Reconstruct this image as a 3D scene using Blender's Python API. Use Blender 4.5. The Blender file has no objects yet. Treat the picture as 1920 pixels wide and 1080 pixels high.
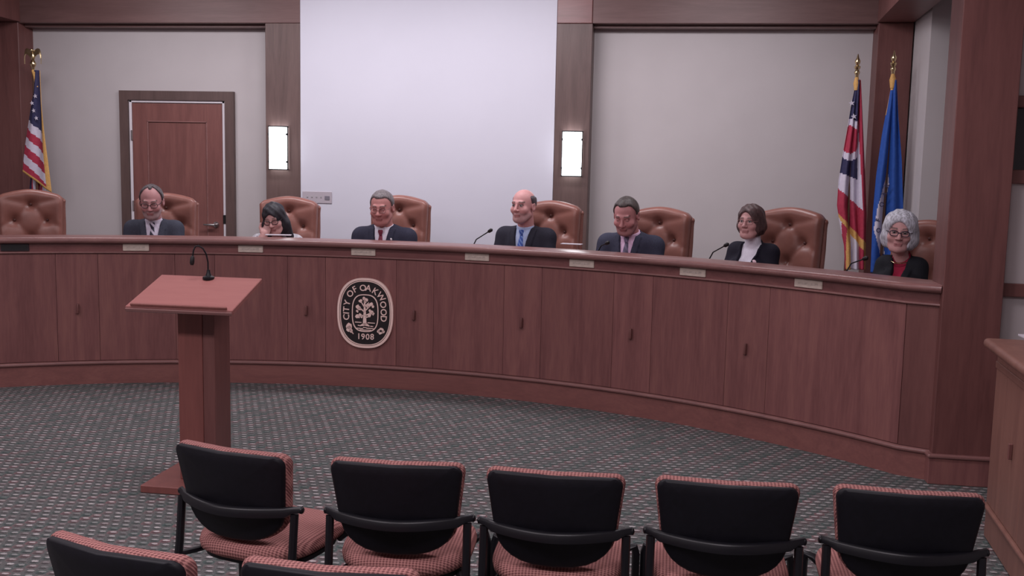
import bpy, bmesh, math, random
import numpy as np
from mathutils import Matrix, Vector
random.seed(7); rng = np.random.default_rng(7)
SC = bpy.context.scene; COL = SC.collection
PI = math.pi
def lin(r, g, b):
    f = lambda c: (c/255/12.92) if c/255 <= .04045 else ((c/255+.055)/1.055)**2.4
    return (f(r), f(g), f(b), 1.0)

# ------------------------------------------------------------------ camera
F_PX, PITCH, ROLL, YAW, CAM_H = 1948.93, .121106, .021266, .151135, 1.72
CAM = np.array([0., 0., CAM_H])
fw = np.array([-math.sin(YAW)*math.cos(PITCH), math.cos(YAW)*math.cos(PITCH), -math.sin(PITCH)])
r0 = np.cross(fw, [0, 0, 1]); r0 /= np.linalg.norm(r0); u0 = np.cross(r0, fw)
rt = r0*math.cos(ROLL)+u0*math.sin(ROLL); upv = -r0*math.sin(ROLL)+u0*math.cos(ROLL)
cam = bpy.data.cameras.new('camera'); co = bpy.data.objects.new('camera', cam); COL.objects.link(co)
cam.sensor_width = 36; cam.lens = F_PX*36/1920; cam.clip_start = .05; cam.clip_end = 100
M = Matrix.Identity(4)
for i in range(3):
    M[i][0] = rt[i]; M[i][1] = upv[i]; M[i][2] = -fw[i]; M[i][3] = CAM[i]
co.matrix_world = M; SC.camera = co
SC.view_settings.view_transform = 'Standard'; SC.view_settings.look = 'None'
SC.view_settings.gamma = 1; SC.view_settings.use_curve_mapping = False
SC.view_settings.exposure = 0.35
# ------------------------------------------------------------------ world and ceiling lights
W = bpy.data.worlds.new('world'); SC.world = W; W.use_nodes = True
W.node_tree.nodes['Background'].inputs[0].default_value = (.9, .84, .93, 1)
W.node_tree.nodes['Background'].inputs[1].default_value = .05
CEIL = 3.35
def area(x, y, z, sx, sy, power, color=(1., .90, .97), rot=(0, 0, 0)):
    l = bpy.data.lights.new('ceiling_lamp', 'AREA'); l.shape = 'RECTANGLE'; l.size = sx; l.size_y = sy
    l.energy = power; l.color = color
    o = bpy.data.objects.new('ceiling_lamp', l); o.location = (x, y, z); o.rotation_euler = rot; COL.objects.link(o)
for x in (-5.0, -2.3, .4):
    area(x, 4.6, CEIL-.04, 1.2, .6, 26)
for x in (-4.6, -2.3, 0.):
    area(x, 1.0, CEIL-.04, 1.2, .6, 46)
for x, p in ((-5.0, 31), (-3.1, 38), (-1.5, 38), (.4, 31)):
    area(x, 8.0, CEIL-.05, 1.1, .45, p*.80, (.97, .93, .99), (math.radians(24), 0, 0))

# ------------------------------------------------------------------ pixel -> place helpers
CX, CY, RD = -2.2814, 2.3117, 5.1548            # centre and radius of the dais front
def ray(x, y): return fw+(x-960)/F_PX*rt-(y-540)/F_PX*upv
def at_y(x, y, Y): d = ray(x, y); return CAM+d*(Y/d[1])
def at_z(x, y, z): d = ray(x, y); return CAM+d*((z-CAM_H)/d[2])
def at_r(x, y, r):
    d = ray(x, y); a = d[0]**2+d[1]**2; b = -2*(d[0]*CX+d[1]*CY); c = CX*CX+CY*CY-r*r
    return CAM+d*((-b+math.sqrt(b*b-4*a*c))/(2*a))
def pol(r, deg): a = math.radians(deg); return (CX+r*math.sin(a), CY+r*math.cos(a))

# ------------------------------------------------------------------ materials
def mat(name, color, rough=.6, metal=0., spec=.5, emit=None, estr=0.):
    m = bpy.data.materials.new(name); m.use_nodes = True
    b = m.node_tree.nodes['Principled BSDF']
    b.inputs['Base Color'].default_value = color; b.inputs['Roughness'].default_value = rough
    b.inputs['Metallic'].default_value = metal; b.inputs['Specular IOR Level'].default_value = spec
    if emit: b.inputs['Emission Color'].default_value = emit; b.inputs['Emission Strength'].default_value = estr
    return m
def N(m, t, **kw):
    n = m.node_tree.nodes.new(t)
    for k, v in kw.items():
        if k.startswith('i_'): n.inputs[int(k[2:])].default_value = v
        else: setattr(n, k, v)
    return n
def L(m, a, b): m.node_tree.links.new(a, b)
def bsdf(m): return m.node_tree.nodes['Principled BSDF']
def ramp(m, stops):
    r = N(m, 'ShaderNodeValToRGB'); e = r.color_ramp.elements
    while len(e) < len(stops): e.new(.5)
    for k, (p, c) in enumerate(stops): e[k].position = p; e[k].color = c
    return r
def noisy(name, c1, c2, scale=30, rough=.6, bump=0., stretch=(1, 1, 1), detail=4, spec=.5, metal=0., pos=(.35, .65)):
    m = mat(name, c1, rough, metal, spec)
    tc = N(m, 'ShaderNodeTexCoord'); mp = N(m, 'ShaderNodeMapping'); mp.inputs['Scale'].default_value = stretch
    L(m, tc.outputs['Object'], mp.inputs[0])
    n = N(m, 'ShaderNodeTexNoise'); n.inputs['Scale'].default_value = scale; n.inputs['Detail'].default_value = detail
    L(m, mp.outputs[0], n.inputs['Vector'])
    r = ramp(m, [(pos[0], c1), (pos[1], c2)]); L(m, n.outputs['Fac'], r.inputs[0]); L(m, r.outputs[0], bsdf(m).inputs['Base Color'])
    if bump:
        b = N(m, 'ShaderNodeBump'); b.inputs['Strength'].default_value = bump; b.inputs['Distance'].default_value = .004
        L(m, n.outputs['Fac'], b.inputs['Height']); L(m, b.outputs[0], bsdf(m).inputs['Normal'])
    return m
def wood(name, c1, c2, c3, grain='z', rough=.38, vary=.12):
    m = mat(name, c1, rough, 0, .4)
    tc = N(m, 'ShaderNodeTexCoord'); oi = N(m, 'ShaderNodeObjectInfo')
    mul = N(m, 'ShaderNodeMath', operation='MULTIPLY'); mul.inputs[1].default_value = 37.
    L(m, oi.outputs['Random'], mul.inputs[0])
    off = N(m, 'ShaderNodeVectorMath', operation='ADD'); L(m, tc.outputs['Object'], off.inputs[0]); L(m, mul.outputs[0], off.inputs[1])
    mp = N(m, 'ShaderNodeMapping')
    mp.inputs['Scale'].default_value = {'z': (6, 6, .55), 'x': (.55, 6, 6), 'y': (6, .55, 6)}[grain]
    L(m, off.outputs[0], mp.inputs[0])
    n = N(m, 'ShaderNodeTexNoise'); n.inputs['Scale'].default_value = 1.6; n.inputs['Detail'].default_value = 3; n.inputs['Distortion'].default_value = 1.2
    L(m, mp.outputs[0], n.inputs['Vector'])
    n2 = N(m, 'ShaderNodeTexNoise'); n2.inputs['Scale'].default_value = 14; n2.inputs['Detail'].default_value = 5
    L(m, mp.outputs[0], n2.inputs['Vector'])
    mx = N(m, 'ShaderNodeMath', operation='MULTIPLY_ADD'); mx.inputs[1].default_value = .35
    L(m, n2.outputs['Fac'], mx.inputs[0]); 
    m2 = N(m, 'ShaderNodeMath', operation='MULTIPLY'); m2.inputs[1].default_value = .65; L(m, n.outputs['Fac'], m2.inputs[0]); L(m, m2.outputs[0], mx.inputs[2])
    r = ramp(m, [(.30, c1), (.5, c2), (.72, c3)]); L(m, mx.outputs[0], r.inputs[0])
    hv = N(m, 'ShaderNodeHueSaturation'); 
    vv = N(m, 'ShaderNodeMapRange'); vv.inputs[3].default_value = 1-vary; vv.inputs[4].default_value = 1+vary
    L(m, oi.outputs['Random'], vv.inputs[0]); L(m, vv.outputs[0], hv.inputs['Value']); L(m, r.outputs[0], hv.inputs['Color'])
    L(m, hv.outputs[0], bsdf(m).inputs['Base Color'])
    return m
MT = {}
MT['dais'] = wood('dais_wood', lin(111, 71, 70), lin(128, 84, 82), lin(143, 97, 91))
MT['dais_x'] = wood('dais_wood_band', lin(110, 70, 69), lin(122, 79, 78), lin(134, 89, 86), 'x', .33, .0)
MT['counter'] = wood('counter_wood', lin(122, 86, 84), lin(134, 95, 92), lin(146, 106, 102), 'x', .28, .0)
MT['base'] = wood('base_wood', lin(120, 78, 75), lin(132, 86, 82), lin(144, 96, 90), 'x', .4, .0)
MT['beam'] = wood('beam_wood', lin(99, 72, 70), lin(108, 80, 78), lin(119, 89, 86), 'x', .45, .04)
MT['post'] = wood('post_wood', lin(86, 68, 65), lin(97, 77, 74), lin(107, 86, 82), 'z', .45, .04)
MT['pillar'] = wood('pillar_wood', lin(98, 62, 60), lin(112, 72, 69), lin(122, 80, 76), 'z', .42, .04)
MT['door'] = wood('door_wood', lin(112, 72, 68), lin(124, 80, 76), lin(136, 90, 84), 'z', .4, .0)
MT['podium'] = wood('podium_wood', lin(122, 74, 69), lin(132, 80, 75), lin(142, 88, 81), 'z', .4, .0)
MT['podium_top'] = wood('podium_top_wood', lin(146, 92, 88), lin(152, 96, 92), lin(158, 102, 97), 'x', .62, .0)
MT['desk'] = wood('desk_wood', lin(116, 80, 72), lin(130, 92, 82), lin(142, 102, 90), 'z', .42, .06)
MT['panel'] = noisy('wall_paint', lin(191, 183, 184), lin(194, 186, 187), 3, .85)
MT['screen'] = noisy('screen_paint', lin(205, 203, 214), lin(207, 205, 216), 2, .8)
MT['white'] = noisy('white_paint', lin(220, 212, 218), lin(224, 216, 222), 5, .6)
MT['ceil'] = noisy('ceiling_paint', lin(214, 208, 208), lin(218, 212, 212), 4, .9)
MT['leather'] = noisy('tan_leather', lin(130, 84, 75), lin(144, 95, 85), 9, .36, .12, detail=6)
MT['button'] = mat('leather_button', lin(84, 46, 42), .4)
MT['plastic'] = noisy('black_plastic', lin(13, 12, 19), lin(17, 16, 24), 60, .55, .02, spec=.3)
MT['steel_black'] = mat('black_steel', lin(15, 14, 20), .42, 0, .4)
MT['chrome'] = mat('chrome', lin(205, 200, 200), .22, 1.)
MT['brass'] = noisy('brass', lin(206, 184, 140), lin(224, 204, 164), 20, .25, metal=1.)
MT['plate'] = noisy('plate_metal', lin(196, 180, 168), lin(212, 196, 184), 24, .4, stretch=(1, 1, 3), metal=.1)
MT['plate_band'] = noisy('plate_engraving', lin(172, 158, 148), lin(200, 184, 174), 90, .5, metal=.1)
MT['plate_dark'] = mat('dark_plate', lin(52, 44, 50), .4, .2)
MT['black'] = mat('black', lin(18, 16, 18), .5)
MT['seal_black'] = noisy('seal_black', lin(30, 24, 26), lin(36, 29, 31), 30, .45)
MT['seal_metal'] = noisy('seal_copper_shine', lin(250, 214, 204), lin(254, 224, 214), 12, .3, spec=.8)  # pale non-metal colour stands in for light reflected by the copper
MT['paper'] = mat('paper', lin(196, 190, 198), .8)
MT['glass_dark'] = mat('dark_glass', lin(26, 24, 30), .12)
MT['gold_cloth'] = noisy('gold_fringe', lin(200, 150, 84), lin(222, 174, 104), 120, .7, .3)
MT['grille'] = mat('plate_grey', lin(160, 156, 160), .5)
MT['lamp_glow'] = mat('lamp_glass', lin(240, 240, 255), .3, emit=(.93, .97, 1., 1), estr=5.)
MT['f_red'] = noisy('flag_red', lin(166, 44, 70), lin(178, 52, 78), 40, .75)
MT['f_white'] = noisy('flag_white', lin(206, 198, 214), lin(214, 206, 222), 40, .75)
MT['f_navy'] = noisy('flag_navy', lin(44, 42, 78), lin(50, 48, 86), 40, .75)
MT['f_blue'] = noisy('flag_blue', lin(28, 74, 158), lin(34, 82, 168), 40, .7)
MT['hand_wood'] = mat('pole_wood', lin(92, 62, 48), .35)

def checker(name, c1, c2, sc):
    m = mat(name, c1, .9, 0, .15)
    tc = N(m, 'ShaderNodeTexCoord'); mp = N(m, 'ShaderNodeMapping'); mp.inputs['Rotation'].default_value = (0, 0, 0)
    L(m, tc.outputs['Object'], mp.inputs[0])
    sep = N(m, 'ShaderNodeSeparateXYZ'); L(m, mp.outputs[0], sep.inputs[0])
    def wave(a, b, k):
        s = N(m, 'ShaderNodeMath', operation='ADD' if k > 0 else 'SUBTRACT'); L(m, a, s.inputs[0]); L(m, b, s.inputs[1])
        q = N(m, 'ShaderNodeMath', operation='MULTIPLY'); q.inputs[1].default_value = sc; L(m, s.outputs[0], q.inputs[0])
        w = N(m, 'ShaderNodeMath', operation='SINE'); L(m, q.outputs[0], w.inputs[0]); return w.outputs[0]
    yz = N(m, 'ShaderNodeMath', operation='ADD'); L(m, sep.outputs[1], yz.inputs[0]); L(m, sep.outputs[2], yz.inputs[1])
    a = wave(sep.outputs[0], yz.outputs[0], 1); b = wave(sep.outputs[0], yz.outputs[0], -1)
    p = N(m, 'ShaderNodeMath', operation='MULTIPLY'); L(m, a, p.inputs[0]); L(m, b, p.inputs[1])
    mr = N(m, 'ShaderNodeMapRange'); mr.inputs[1].default_value = -1; L(m, p.outputs[0], mr.inputs[0])
    r = ramp(m, [(.3, c1), (.62, c2)]); L(m, mr.outputs[0], r.inputs[0]); L(m, r.outputs[0], bsdf(m).inputs['Base Color'])
    bp = N(m, 'ShaderNodeBump'); bp.inputs['Strength'].default_value = .5; bp.inputs['Distance'].default_value = .003
    L(m, mr.outputs[0], bp.inputs['Height']); L(m, bp.outputs[0], bsdf(m).inputs['Normal'])
    return m
MT['fabric'] = checker('chair_fabric', lin(110, 70, 70), lin(168, 118, 113), 300)

def carpet():
    m = mat('carpet', lin(100, 95, 98), .95, 0, .1)
    tc = N(m, 'ShaderNodeTexCoord'); sep = N(m, 'ShaderNodeSeparateXYZ'); L(m, tc.outputs['Object'], sep.inputs[0])
    def mth(op, a, b=None, c=None):
        n = N(m, 'ShaderNodeMath', operation=op)
        for k, v in enumerate((a, b, c)):
            if v is None: continue
            if isinstance(v, (int, float)): n.inputs[k].default_value = v
            else: L(m, v, n.inputs[k])
        return n.outputs[0]
    v = mth('DIVIDE', sep.outputs[1], .048); row = mth('FLOOR', v); fv = mth('SUBTRACT', v, row)
    u = mth('ADD', mth('DIVIDE', sep.outputs[0], .052), mth('MULTIPLY', row, .42)); cu = mth('FLOOR', u); fu = mth('SUBTRACT', u, cu)
    # soft wobble
    nz = N(m, 'ShaderNodeTexNoise'); nz.inputs['Scale'].default_value = 120; nz.inputs['Detail'].default_value = 2; L(m, tc.outputs['Object'], nz.inputs['Vector'])
    wob = mth('MULTIPLY', mth('SUBTRACT', nz.outputs['Fac'], .5), .25)
    fu = mth('ADD', fu, wob); fv = mth('ADD', fv, wob)
    def blob(u0, v0, su, sv):
        a = mth('DIVIDE', mth('SUBTRACT', fu, u0), su); b = mth('DIVIDE', mth('SUBTRACT', fv, v0), sv)
        d = mth('ADD', mth('MULTIPLY', a, a), mth('MULTIPLY', b, b)); return mth('LESS_THAN', d, 1.)
    cv = N(m, 'ShaderNodeCombineXYZ'); L(m, cu, cv.inputs[0]); L(m, row, cv.inputs[1])
    wn = N(m, 'ShaderNodeTexWhiteNoise', noise_dimensions='2D'); L(m, cv.outputs[0], wn.inputs['Vector'])
    k3 = mth('MODULO', mth('ADD', mth('ADD', cu, mth('MULTIPLY', row, 2.)), 3000.), 3.)
    is_p = mth('LESS_THAN', k3, .5); is_g = mth('GREATER_THAN', k3, 1.5)
    body = blob(.5, .5, .52, .5); pink = mth('MULTIPLY', mth('MULTIPLY', body, is_p), mth('MULTIPLY', wn.outputs['Value'], .62)); green = mth('MULTIPLY', mth('MULTIPLY', body, is_g), mth('MULTIPLY_ADD', wn.outputs['Value'], -.5, .65))
    fleck = mth('MULTIPLY', blob(.5, .68, .30, .17), mth('MULTIPLY_ADD', wn.outputs['Value'], .75, .15)); dark = mth('MULTIPLY', blob(.55, .30, .34, .18), .55)
    n2 = N(m, 'ShaderNodeTexNoise'); n2.inputs['Scale'].default_value = 160; n2.inputs['Detail'].default_value = 4; L(m, tc.outputs['Object'], n2.inputs['Vector'])
    base = ramp(m, [(.32, lin(76, 78, 77)), (.68, lin(106, 105, 105))]); L(m, n2.outputs['Fac'], base.inputs[0])
    def mix(f, a, col):
        x = N(m, 'ShaderNodeMix', data_type='RGBA'); L(m, f, x.inputs['Factor']); L(m, a, x.inputs['A']); x.inputs['B'].default_value = col; return x.outputs['Result']
    c = mix(pink, base.outputs[0], lin(124, 86, 90)); c = mix(green, c, lin(62, 84, 80)); c = mix(dark, c, lin(48, 43, 46)); c = mix(fleck, c, lin(186, 180, 180))
    L(m, c, bsdf(m).inputs['Base Color'])
    bp = N(m, 'ShaderNodeBump'); bp.inputs['Strength'].default_value = .4; bp.inputs['Distance'].default_value = .004
    L(m, n2.outputs['Fac'], bp.inputs['Height']); L(m, bp.outputs[0], bsdf(m).inputs['Normal'])
    return m
MT['carpet'] = carpet()
def attr_mat(name, rough=.5, spec=.35, sss=0.):
    m = mat(name, (1, 1, 1, 1), rough, 0, spec)
    a = N(m, 'ShaderNodeVertexColor'); a.layer_name = 'Col'
    nz = N(m, 'ShaderNodeTexNoise'); nz.inputs['Scale'].default_value = 90; nz.inputs['Detail'].default_value = 3
    tc = N(m, 'ShaderNodeTexCoord'); L(m, tc.outputs['Object'], nz.inputs['Vector'])
    mr = N(m, 'ShaderNodeMapRange'); mr.inputs[3].default_value = .92; mr.inputs[4].default_value = 1.08; L(m, nz.outputs['Fac'], mr.inputs[0])
    h = N(m, 'ShaderNodeHueSaturation'); L(m, mr.outputs[0], h.inputs['Value']); L(m, a.outputs['Color'], h.inputs['Color'])
    L(m, h.outputs[0], bsdf(m).inputs['Base Color'])
    return m
MT['skin'] = attr_mat('skin')
_cm = {}
def cloth(c, rough=.85, amt=.12, scale=220, stretch=(1, 1, 1)):
    k = (c, scale)
    if k not in _cm:
        a = lin(*[max(0, v*(1-amt)) for v in c]); b = lin(*[min(255, v*(1+amt)) for v in c])
        _cm[k] = noisy('cloth', a, b, scale, rough, .15, spec=.2, stretch=stretch)
    return _cm[k]
def hairmat(c):
    k = ('h', c)
    if k not in _cm:
        a = lin(*[v*.78 for v in c]); b = lin(*[min(255, v*1.16) for v in c])
        _cm[k] = noisy('hair', a, b, 55, .5, .12, stretch=(1.6, 1.6, .35), detail=6, spec=.3)
    return _cm[k]

# ------------------------------------------------------------------ object helpers
def tag(o, label=None, cat=None, group=None, kind=None):
    if label: o['label'] = label
    if cat: o['category'] = cat
    if group: o['group'] = group
    if kind: o['kind'] = kind
    return o
def thing(name, loc, rz=0., label=None, cat=None, group=None):
    o = bpy.data.objects.new(name, None); o.empty_display_size = .1; COL.objects.link(o)
    o.location = loc; o.rotation_euler = (0, 0, rz); return tag(o, label, cat, group)
def dup(o, parent=None):
    c = o.copy(); COL.objects.link(c)
    if parent: c.parent = parent
    for ch in [x for x in bpy.data.objects if x.parent == o]: dup(ch, c)
    return c
def mesh_from(name, verts, faces, m, parent=None, smooth=False, mi=None):
    me = bpy.data.meshes.new(name); me.from_pydata([tuple(map(float, v)) for v in verts], [], [tuple(int(i) for i in f) for f in faces])
    for x in (m if isinstance(m, (list, tuple)) else [m]): me.materials.append(x)
    if mi is not None: me.polygons.foreach_set('material_index', np.asarray(mi, dtype=np.int32))
    me.polygons.foreach_set('use_smooth', [smooth]*len(me.polygons)); me.update()
    o = bpy.data.objects.new(name, me); COL.objects.link(o)
    if parent: o.parent = parent
    return o
class MB:
    def __init__(s): s.b = bmesh.new()
    def box(s, c, d, bev=0., seg=2, rot=None):
        r = bmesh.ops.create_cube(s.b, size=1.); vs = r['verts']
        for v in vs: v.co = Vector((v.co.x*d[0], v.co.y*d[1], v.co.z*d[2]))
        if bev > 0:
            es = list({e for v in vs for e in v.link_edges})
            rr = bmesh.ops.bevel(s.b, geom=es, offset=min(bev, min(d)*.49), segments=seg, affect='EDGES', profile=.5)
            vs = list({v for f in rr['faces'] for v in f.verts} | {v for v in vs if v.is_valid})
            seen = set(vs); st = list(vs)
            while st:
                v = st.pop()
                for e in v.link_edges:
                    w = e.other_vert(v)
                    if w not in seen: seen.add(w); st.append(w)
            vs = list(seen)
        Mx = (rot.to_4x4() if rot is not None else Matrix.Identity(4)); Mx = Matrix.Translation(c) @ Mx
        for v in vs: v.co = Mx @ v.co
        return s
    def quadring(s, rings, close_u=True, cap=True):
        R = [[s.b.verts.new(tuple(map(float, p))) for p in r] for r in rings]; n = len(R[0])
        for a, b in zip(R, R[1:]):
            for i in range(n if close_u else n-1):
                j = (i+1) % n
                try: s.b.faces.new((a[i], a[j], b[j], b[i]))
                except ValueError: pass
        if cap and close_u:
            for r in (R[0][::-1], R[-1]):
                try: s.b.faces.new(r)
                except ValueError: pass
        return s
    def tube(s, pts, rad, n=8, flat=None):
        pts = [Vector(p) for p in pts]; rings = []
        if not hasattr(rad, '__len__'): rad = [rad]*len(pts)
        prev = None
        for i, p in enumerate(pts):
            t = (pts[min(i+1, len(pts)-1)]-pts[max(i-1, 0)]).normalized()
            if prev is None: prev = t.orthogonal().normalized() if abs(t.z) > .95 else Vector((0, 0, 1))
            u = (prev-t*prev.dot(t)).normalized(); v = t.cross(u); prev = u
            fu, fv = (flat if flat else (1, 1))
            rings.append([p+(u*math.cos(a)*fu+v*math.sin(a)*fv)*rad[i] for a in [2*PI*k/n for k in range(n)]])
        return s.quadring(rings)
    def lathe(s, prof, c=(0, 0, 0), n=16):
        rings = [[(c[0]+max(r, 1e-4)*math.cos(a), c[1]+max(r, 1e-4)*math.sin(a), c[2]+z) for a in [2*PI*k/n for k in range(n)]] for r, z in prof]
        return s.quadring(rings)
    def sphere(s, c, r, n=12):
        if not hasattr(r, '__len__'): r = (r, r, r)
        rings = []
        for k in range(n//2+1):
            t = PI*k/(n//2); q = max(math.sin(t), 1e-3)
            rings.append([(c[0]+r[0]*q*math.cos(a), c[1]+r[1]*q*math.sin(a), c[2]-r[2]*math.cos(t)) for a in [2*PI*j/n for j in range(n)]])
        return s.quadring(rings)
    def prism(s, poly, y0, y1):        # polygon in xz extruded along y
        return s.quadring([[(x, y0, z) for x, z in poly], [(x, y1, z) for x, z in poly]])
    def obj(s, name, m, parent=None, smooth=False, angle=None):
        bmesh.ops.recalc_face_normals(s.b, faces=s.b.faces)
        me = bpy.data.meshes.new(name); s.b.to_mesh(me); s.b.free(); me.materials.append(m)
        if smooth:
            me.polygons.foreach_set('use_smooth', [True]*len(me.polygons))
            if hasattr(me, 'set_sharp_from_angle'): me.set_sharp_from_angle(angle=math.radians(angle or 40))
        o = bpy.data.objects.new(name, me); COL.objects.link(o)
        if parent: o.parent = parent
        return o
def sbox(name, lo, hi, m, bev=.003, parent=None, kind='structure'):
    c = [(a+b)/2 for a, b in zip(lo, hi)]; d = [abs(b-a) for a, b in zip(lo, hi)]
    o = MB().box((0, 0, 0), d, bev, 1).obj(name, m, parent); o.location = c
    if kind and not parent: o['kind'] = kind
    return o
def sweep(path, prof, closed_prof=True):
    """path: list of 2d points walked left to right, front = right-hand side facing the room; prof: (n, z), n > 0 goes to the front"""
    P = [np.array(p, float) for p in path]; rings = []
    for i, p in enumerate(P):
        ns = []
        if i > 0: d = P[i]-P[i-1]; d /= np.linalg.norm(d); ns.append(np.array([d[1], -d[0]]))
        if i < len(P)-1: d = P[i+1]-P[i]; d /= np.linalg.norm(d); ns.append(np.array([d[1], -d[0]]))
        n = sum(ns); n /= np.linalg.norm(n); n = n/max(.3, n.dot(ns[0]))
        rings.append([(p[0]+n[0]*a, p[1]+n[1]*a, z) for a, z in prof])
    return rings

# ================================================================== room
PLAT = .15
fl = MB().box((-2.3, 3.9, -.05), (12.4, 15.4, .1)).obj('floor', MT['carpet']); tag(fl, kind='structure')
sbox('ceiling', (-8.5, -3.8, CEIL), (3.9, 11.6, CEIL+.1), MT['ceil'], 0)
YF, YB = 9.55, 9.79
sbox('wall_back_left', (-6.9, YB, 0), (-3.52, YB+.12, CEIL), MT['panel'], 0)
sbox('wall_back_right', (-1.09, YB, 0), (2.4, YB+.12, CEIL), MT['panel'], 0)
sbox('wall_back_center', (-3.516, YF-.004, 0), (-1.095, YF+.2, CEIL), MT['screen'], .002)
sbox('wall_left', (-7.6, -3.8, 0), (-7.5, 9.9, CEIL), MT['panel'], 0)
sbox('wall_rear', (-7.6, -3.8, 0), (3.2, -3.7, CEIL), MT['panel'], 0)
sbox('wall_right', (2.95, -3.8, 0), (3.05, 6.1, CEIL), MT['panel'], 0)
sbox('wall_aisle', (2.0, 8.96, 0), (3.05, YB+.12, CEIL-.2), MT['panel'], 0)
sbox('wall_aisle_side', (2.95, 6.05, 0), (3.05, 8.96, CEIL), MT['panel'], 0)
n = [0]
def trim(lo, hi, m, bev=.004):
    n[0] += 1; return sbox('trim_%d' % n[0], lo, hi, m, bev)
trim((-3.863, YF, 0), (-3.5165, YB+.05, 2.965), MT['post'])            # posts of the back wall
trim((-1.0945, YF, 0), (-.772, YB+.05, 2.965), MT['post'])
trim((1.698, YF, 0), (1.988, YB+.05, 2.975), MT['pillar'])
trim((-6.70, YF, 0), (-6.405, YB+.05, 2.975), MT['pillar'])
trim((-6.40, YF, 2.967), (-3.5165, YB+.05, CEIL), MT['beam'])            # beams
trim((-.774, YF, 2.967), (1.70, YB+.05, CEIL), MT['beam'])
trim((-1.0945, YF, 2.968), (-.777, YB+.05, CEIL), MT['dais_x'])
trim((-6.40, YF+.1, 2.938), (-3.866, YB+.01, 2.966), MT['beam'], .002)
trim((-.770, YF+.1, 2.938), (1.697, YB+.01, 2.966), MT['beam'], .002)
def side_beam(x0, x1, w, y0, y1, m):
    n[0] += 1; b = MB(); P = [(x0, y0), (x0+w, y0), (x1+w, y1), (x1, y1)]
    b.quadring([[(x, y, 2.977) for x, y in P], [(x, y, CEIL) for x, y in P]])
    return tag(b.obj('trim_%d' % n[0], m), kind='structure')
side_beam(1.466, 1.70, .30, 5.88, YB, MT['pillar'])
side_beam(-6.35, -6.70, .30, 5.88, YB, MT['pillar'])
def pillar(x0, x1, y0, y1):
    n[0] += 1; b = MB(); b.box(((x0+x1)/2, (y0+y1)/2, CEIL/2), (x1-x0, y1-y0, CEIL), .004, 1)
    o = tag(b.obj('trim_%d' % n[0], MT['pillar']), kind='structure')
    b = MB(); b.box(((x0+x1)/2, (y0+y1)/2, .073), (x1-x0+.03, y1-y0+.03, .146), .003, 1); b.obj('plinth', MT['dais'], o)
    b = MB(); b.box(((x0+x1)/2, (y0+y1)/2, .158), (x1-x0+.05, y1-y0+.05, .024), .01, 3); b.obj('bead', MT['counter'], o)
pillar(1.466, 1.775, 5.88, 6.13)
pillar(-6.35, -6.04, 5.88, 6.13)
# wall to the right of the pillar with rails and a dark glazed opening
sbox('wall_right_return', (1.775, 6.0, 0), (2.95, 6.1, 1.66), MT['panel'], 0)
sbox('wall_right_return_top', (1.775, 6.0, 2.12), (2.95, 6.1, CEIL), MT['panel'], 0)
w1 = tag(thing('window_1', (2.36, 6.05, 1.66)), kind='structure')
MB().box((0, -.05, .435), (1.17, .06, .062), .004, 1).obj('rail', MT['pillar'], w1)
MB().box((0, -.05, .035), (1.17, .06, .075), .004, 1).obj('rail', MT['pillar'], w1)
MB().box((0, 0, .235), (1.17, .02, .42), 0).obj('pane', MT['glass_dark'], w1)
trim((1.775, 5.965, 1.045), (2.95, 6.0, 1.117), MT['pillar'])
# platform behind the dais (raised)
path = [pol(RD+.06, a) for a in np.linspace(-47, 44.5, 60)]
pf = MB(); top = [(x, y, PLAT) for x, y in path]+[(2.1, 6.2, PLAT), (2.1, YB, PLAT), (-6.9, YB, PLAT), (-6.9, 6.2, PLAT)]
pf.quadring([[(x, y, .0) for x, y, z in top], top]); tag(pf.obj('floor_platform', MT['carpet']), kind='structure')

# ------------------------------------------------------------------ door
d1 = tag(thing('door_1', (-4.87, YB, PLAT)), kind='structure')
FR = MT['post']
for x in (-.555, .551): MB().box((x, -.02, 1.049), (.09, .05, 2.098), 0).obj('jamb', FR, d1)
MB().box((-.002, -.02, 2.143), (1.196, .05, .09), 0).obj('head_casing', FR, d1)
for x in (-.492, .488): MB().box((x, -.012, 1.05), (.028, .03, 2.10), .002, 1).obj('stop', MT['white'], d1)
MB().box((-.002, -.012, 2.085), (1.0, .03, .022), .002, 1).obj('stop', MT['white'], d1)
lf = MB().box((-.002, -.006, 1.037), (.945, .02, 2.06), .002, 1).obj('leaf', MT['door'], d1)
fr = MB()
for c, dd in (((-.395, -.02, 1.037), (.158, .012, 2.06)), ((.391, -.02, 1.037), (.158, .012, 2.06)), ((-.002, -.02, 1.98), (.63, .012, .172)), ((-.002, -.02, .14), (.63, .012, .25))):
    fr.box(c, dd, .003, 1)
fr.obj('stile_frame', MT['door'], d1)
mo = MB()
for x in (-.312, .308): mo.box((x, -.022, 1.08), (.014, .014, 1.64), .004, 1)
for z in (1.89, .27): mo.box((-.002, -.022, z), (.634, .014, .014), .004, 1)
mo.obj('panel_moulding', MT['counter'], d1)
b = MB(); b.box((-.478, -.03, 1.75), (.018, .02, .10), .003, 1); b.obj('hinge', MT['chrome'], d1)
b = MB(); b.box((-.478, -.03, 1.05), (.018, .02, .10), .003, 1); b.obj('hinge', MT['chrome'], d1)
b = MB(); b.lathe([(.03, 0), (.03, .012), (.012, .014), (.012, .05)], n=14)
for v in b.b.verts: v.co = Vector((v.co.x, -v.co.z, v.co.y))
b.tube([(0, -.045, 0), (-.03, -.05, 0), (-.115, -.045, 0)], [.011, .012, .008], 8)
h = b.obj('lever_handle', MT['chrome'], d1, True); h.location = (.40, -.028, .885)
b = MB(); b.box((.488, -.03, .94), (.03, .012, .085), .002, 1); b.obj('strike_plate', MT['black'], d1)

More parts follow.
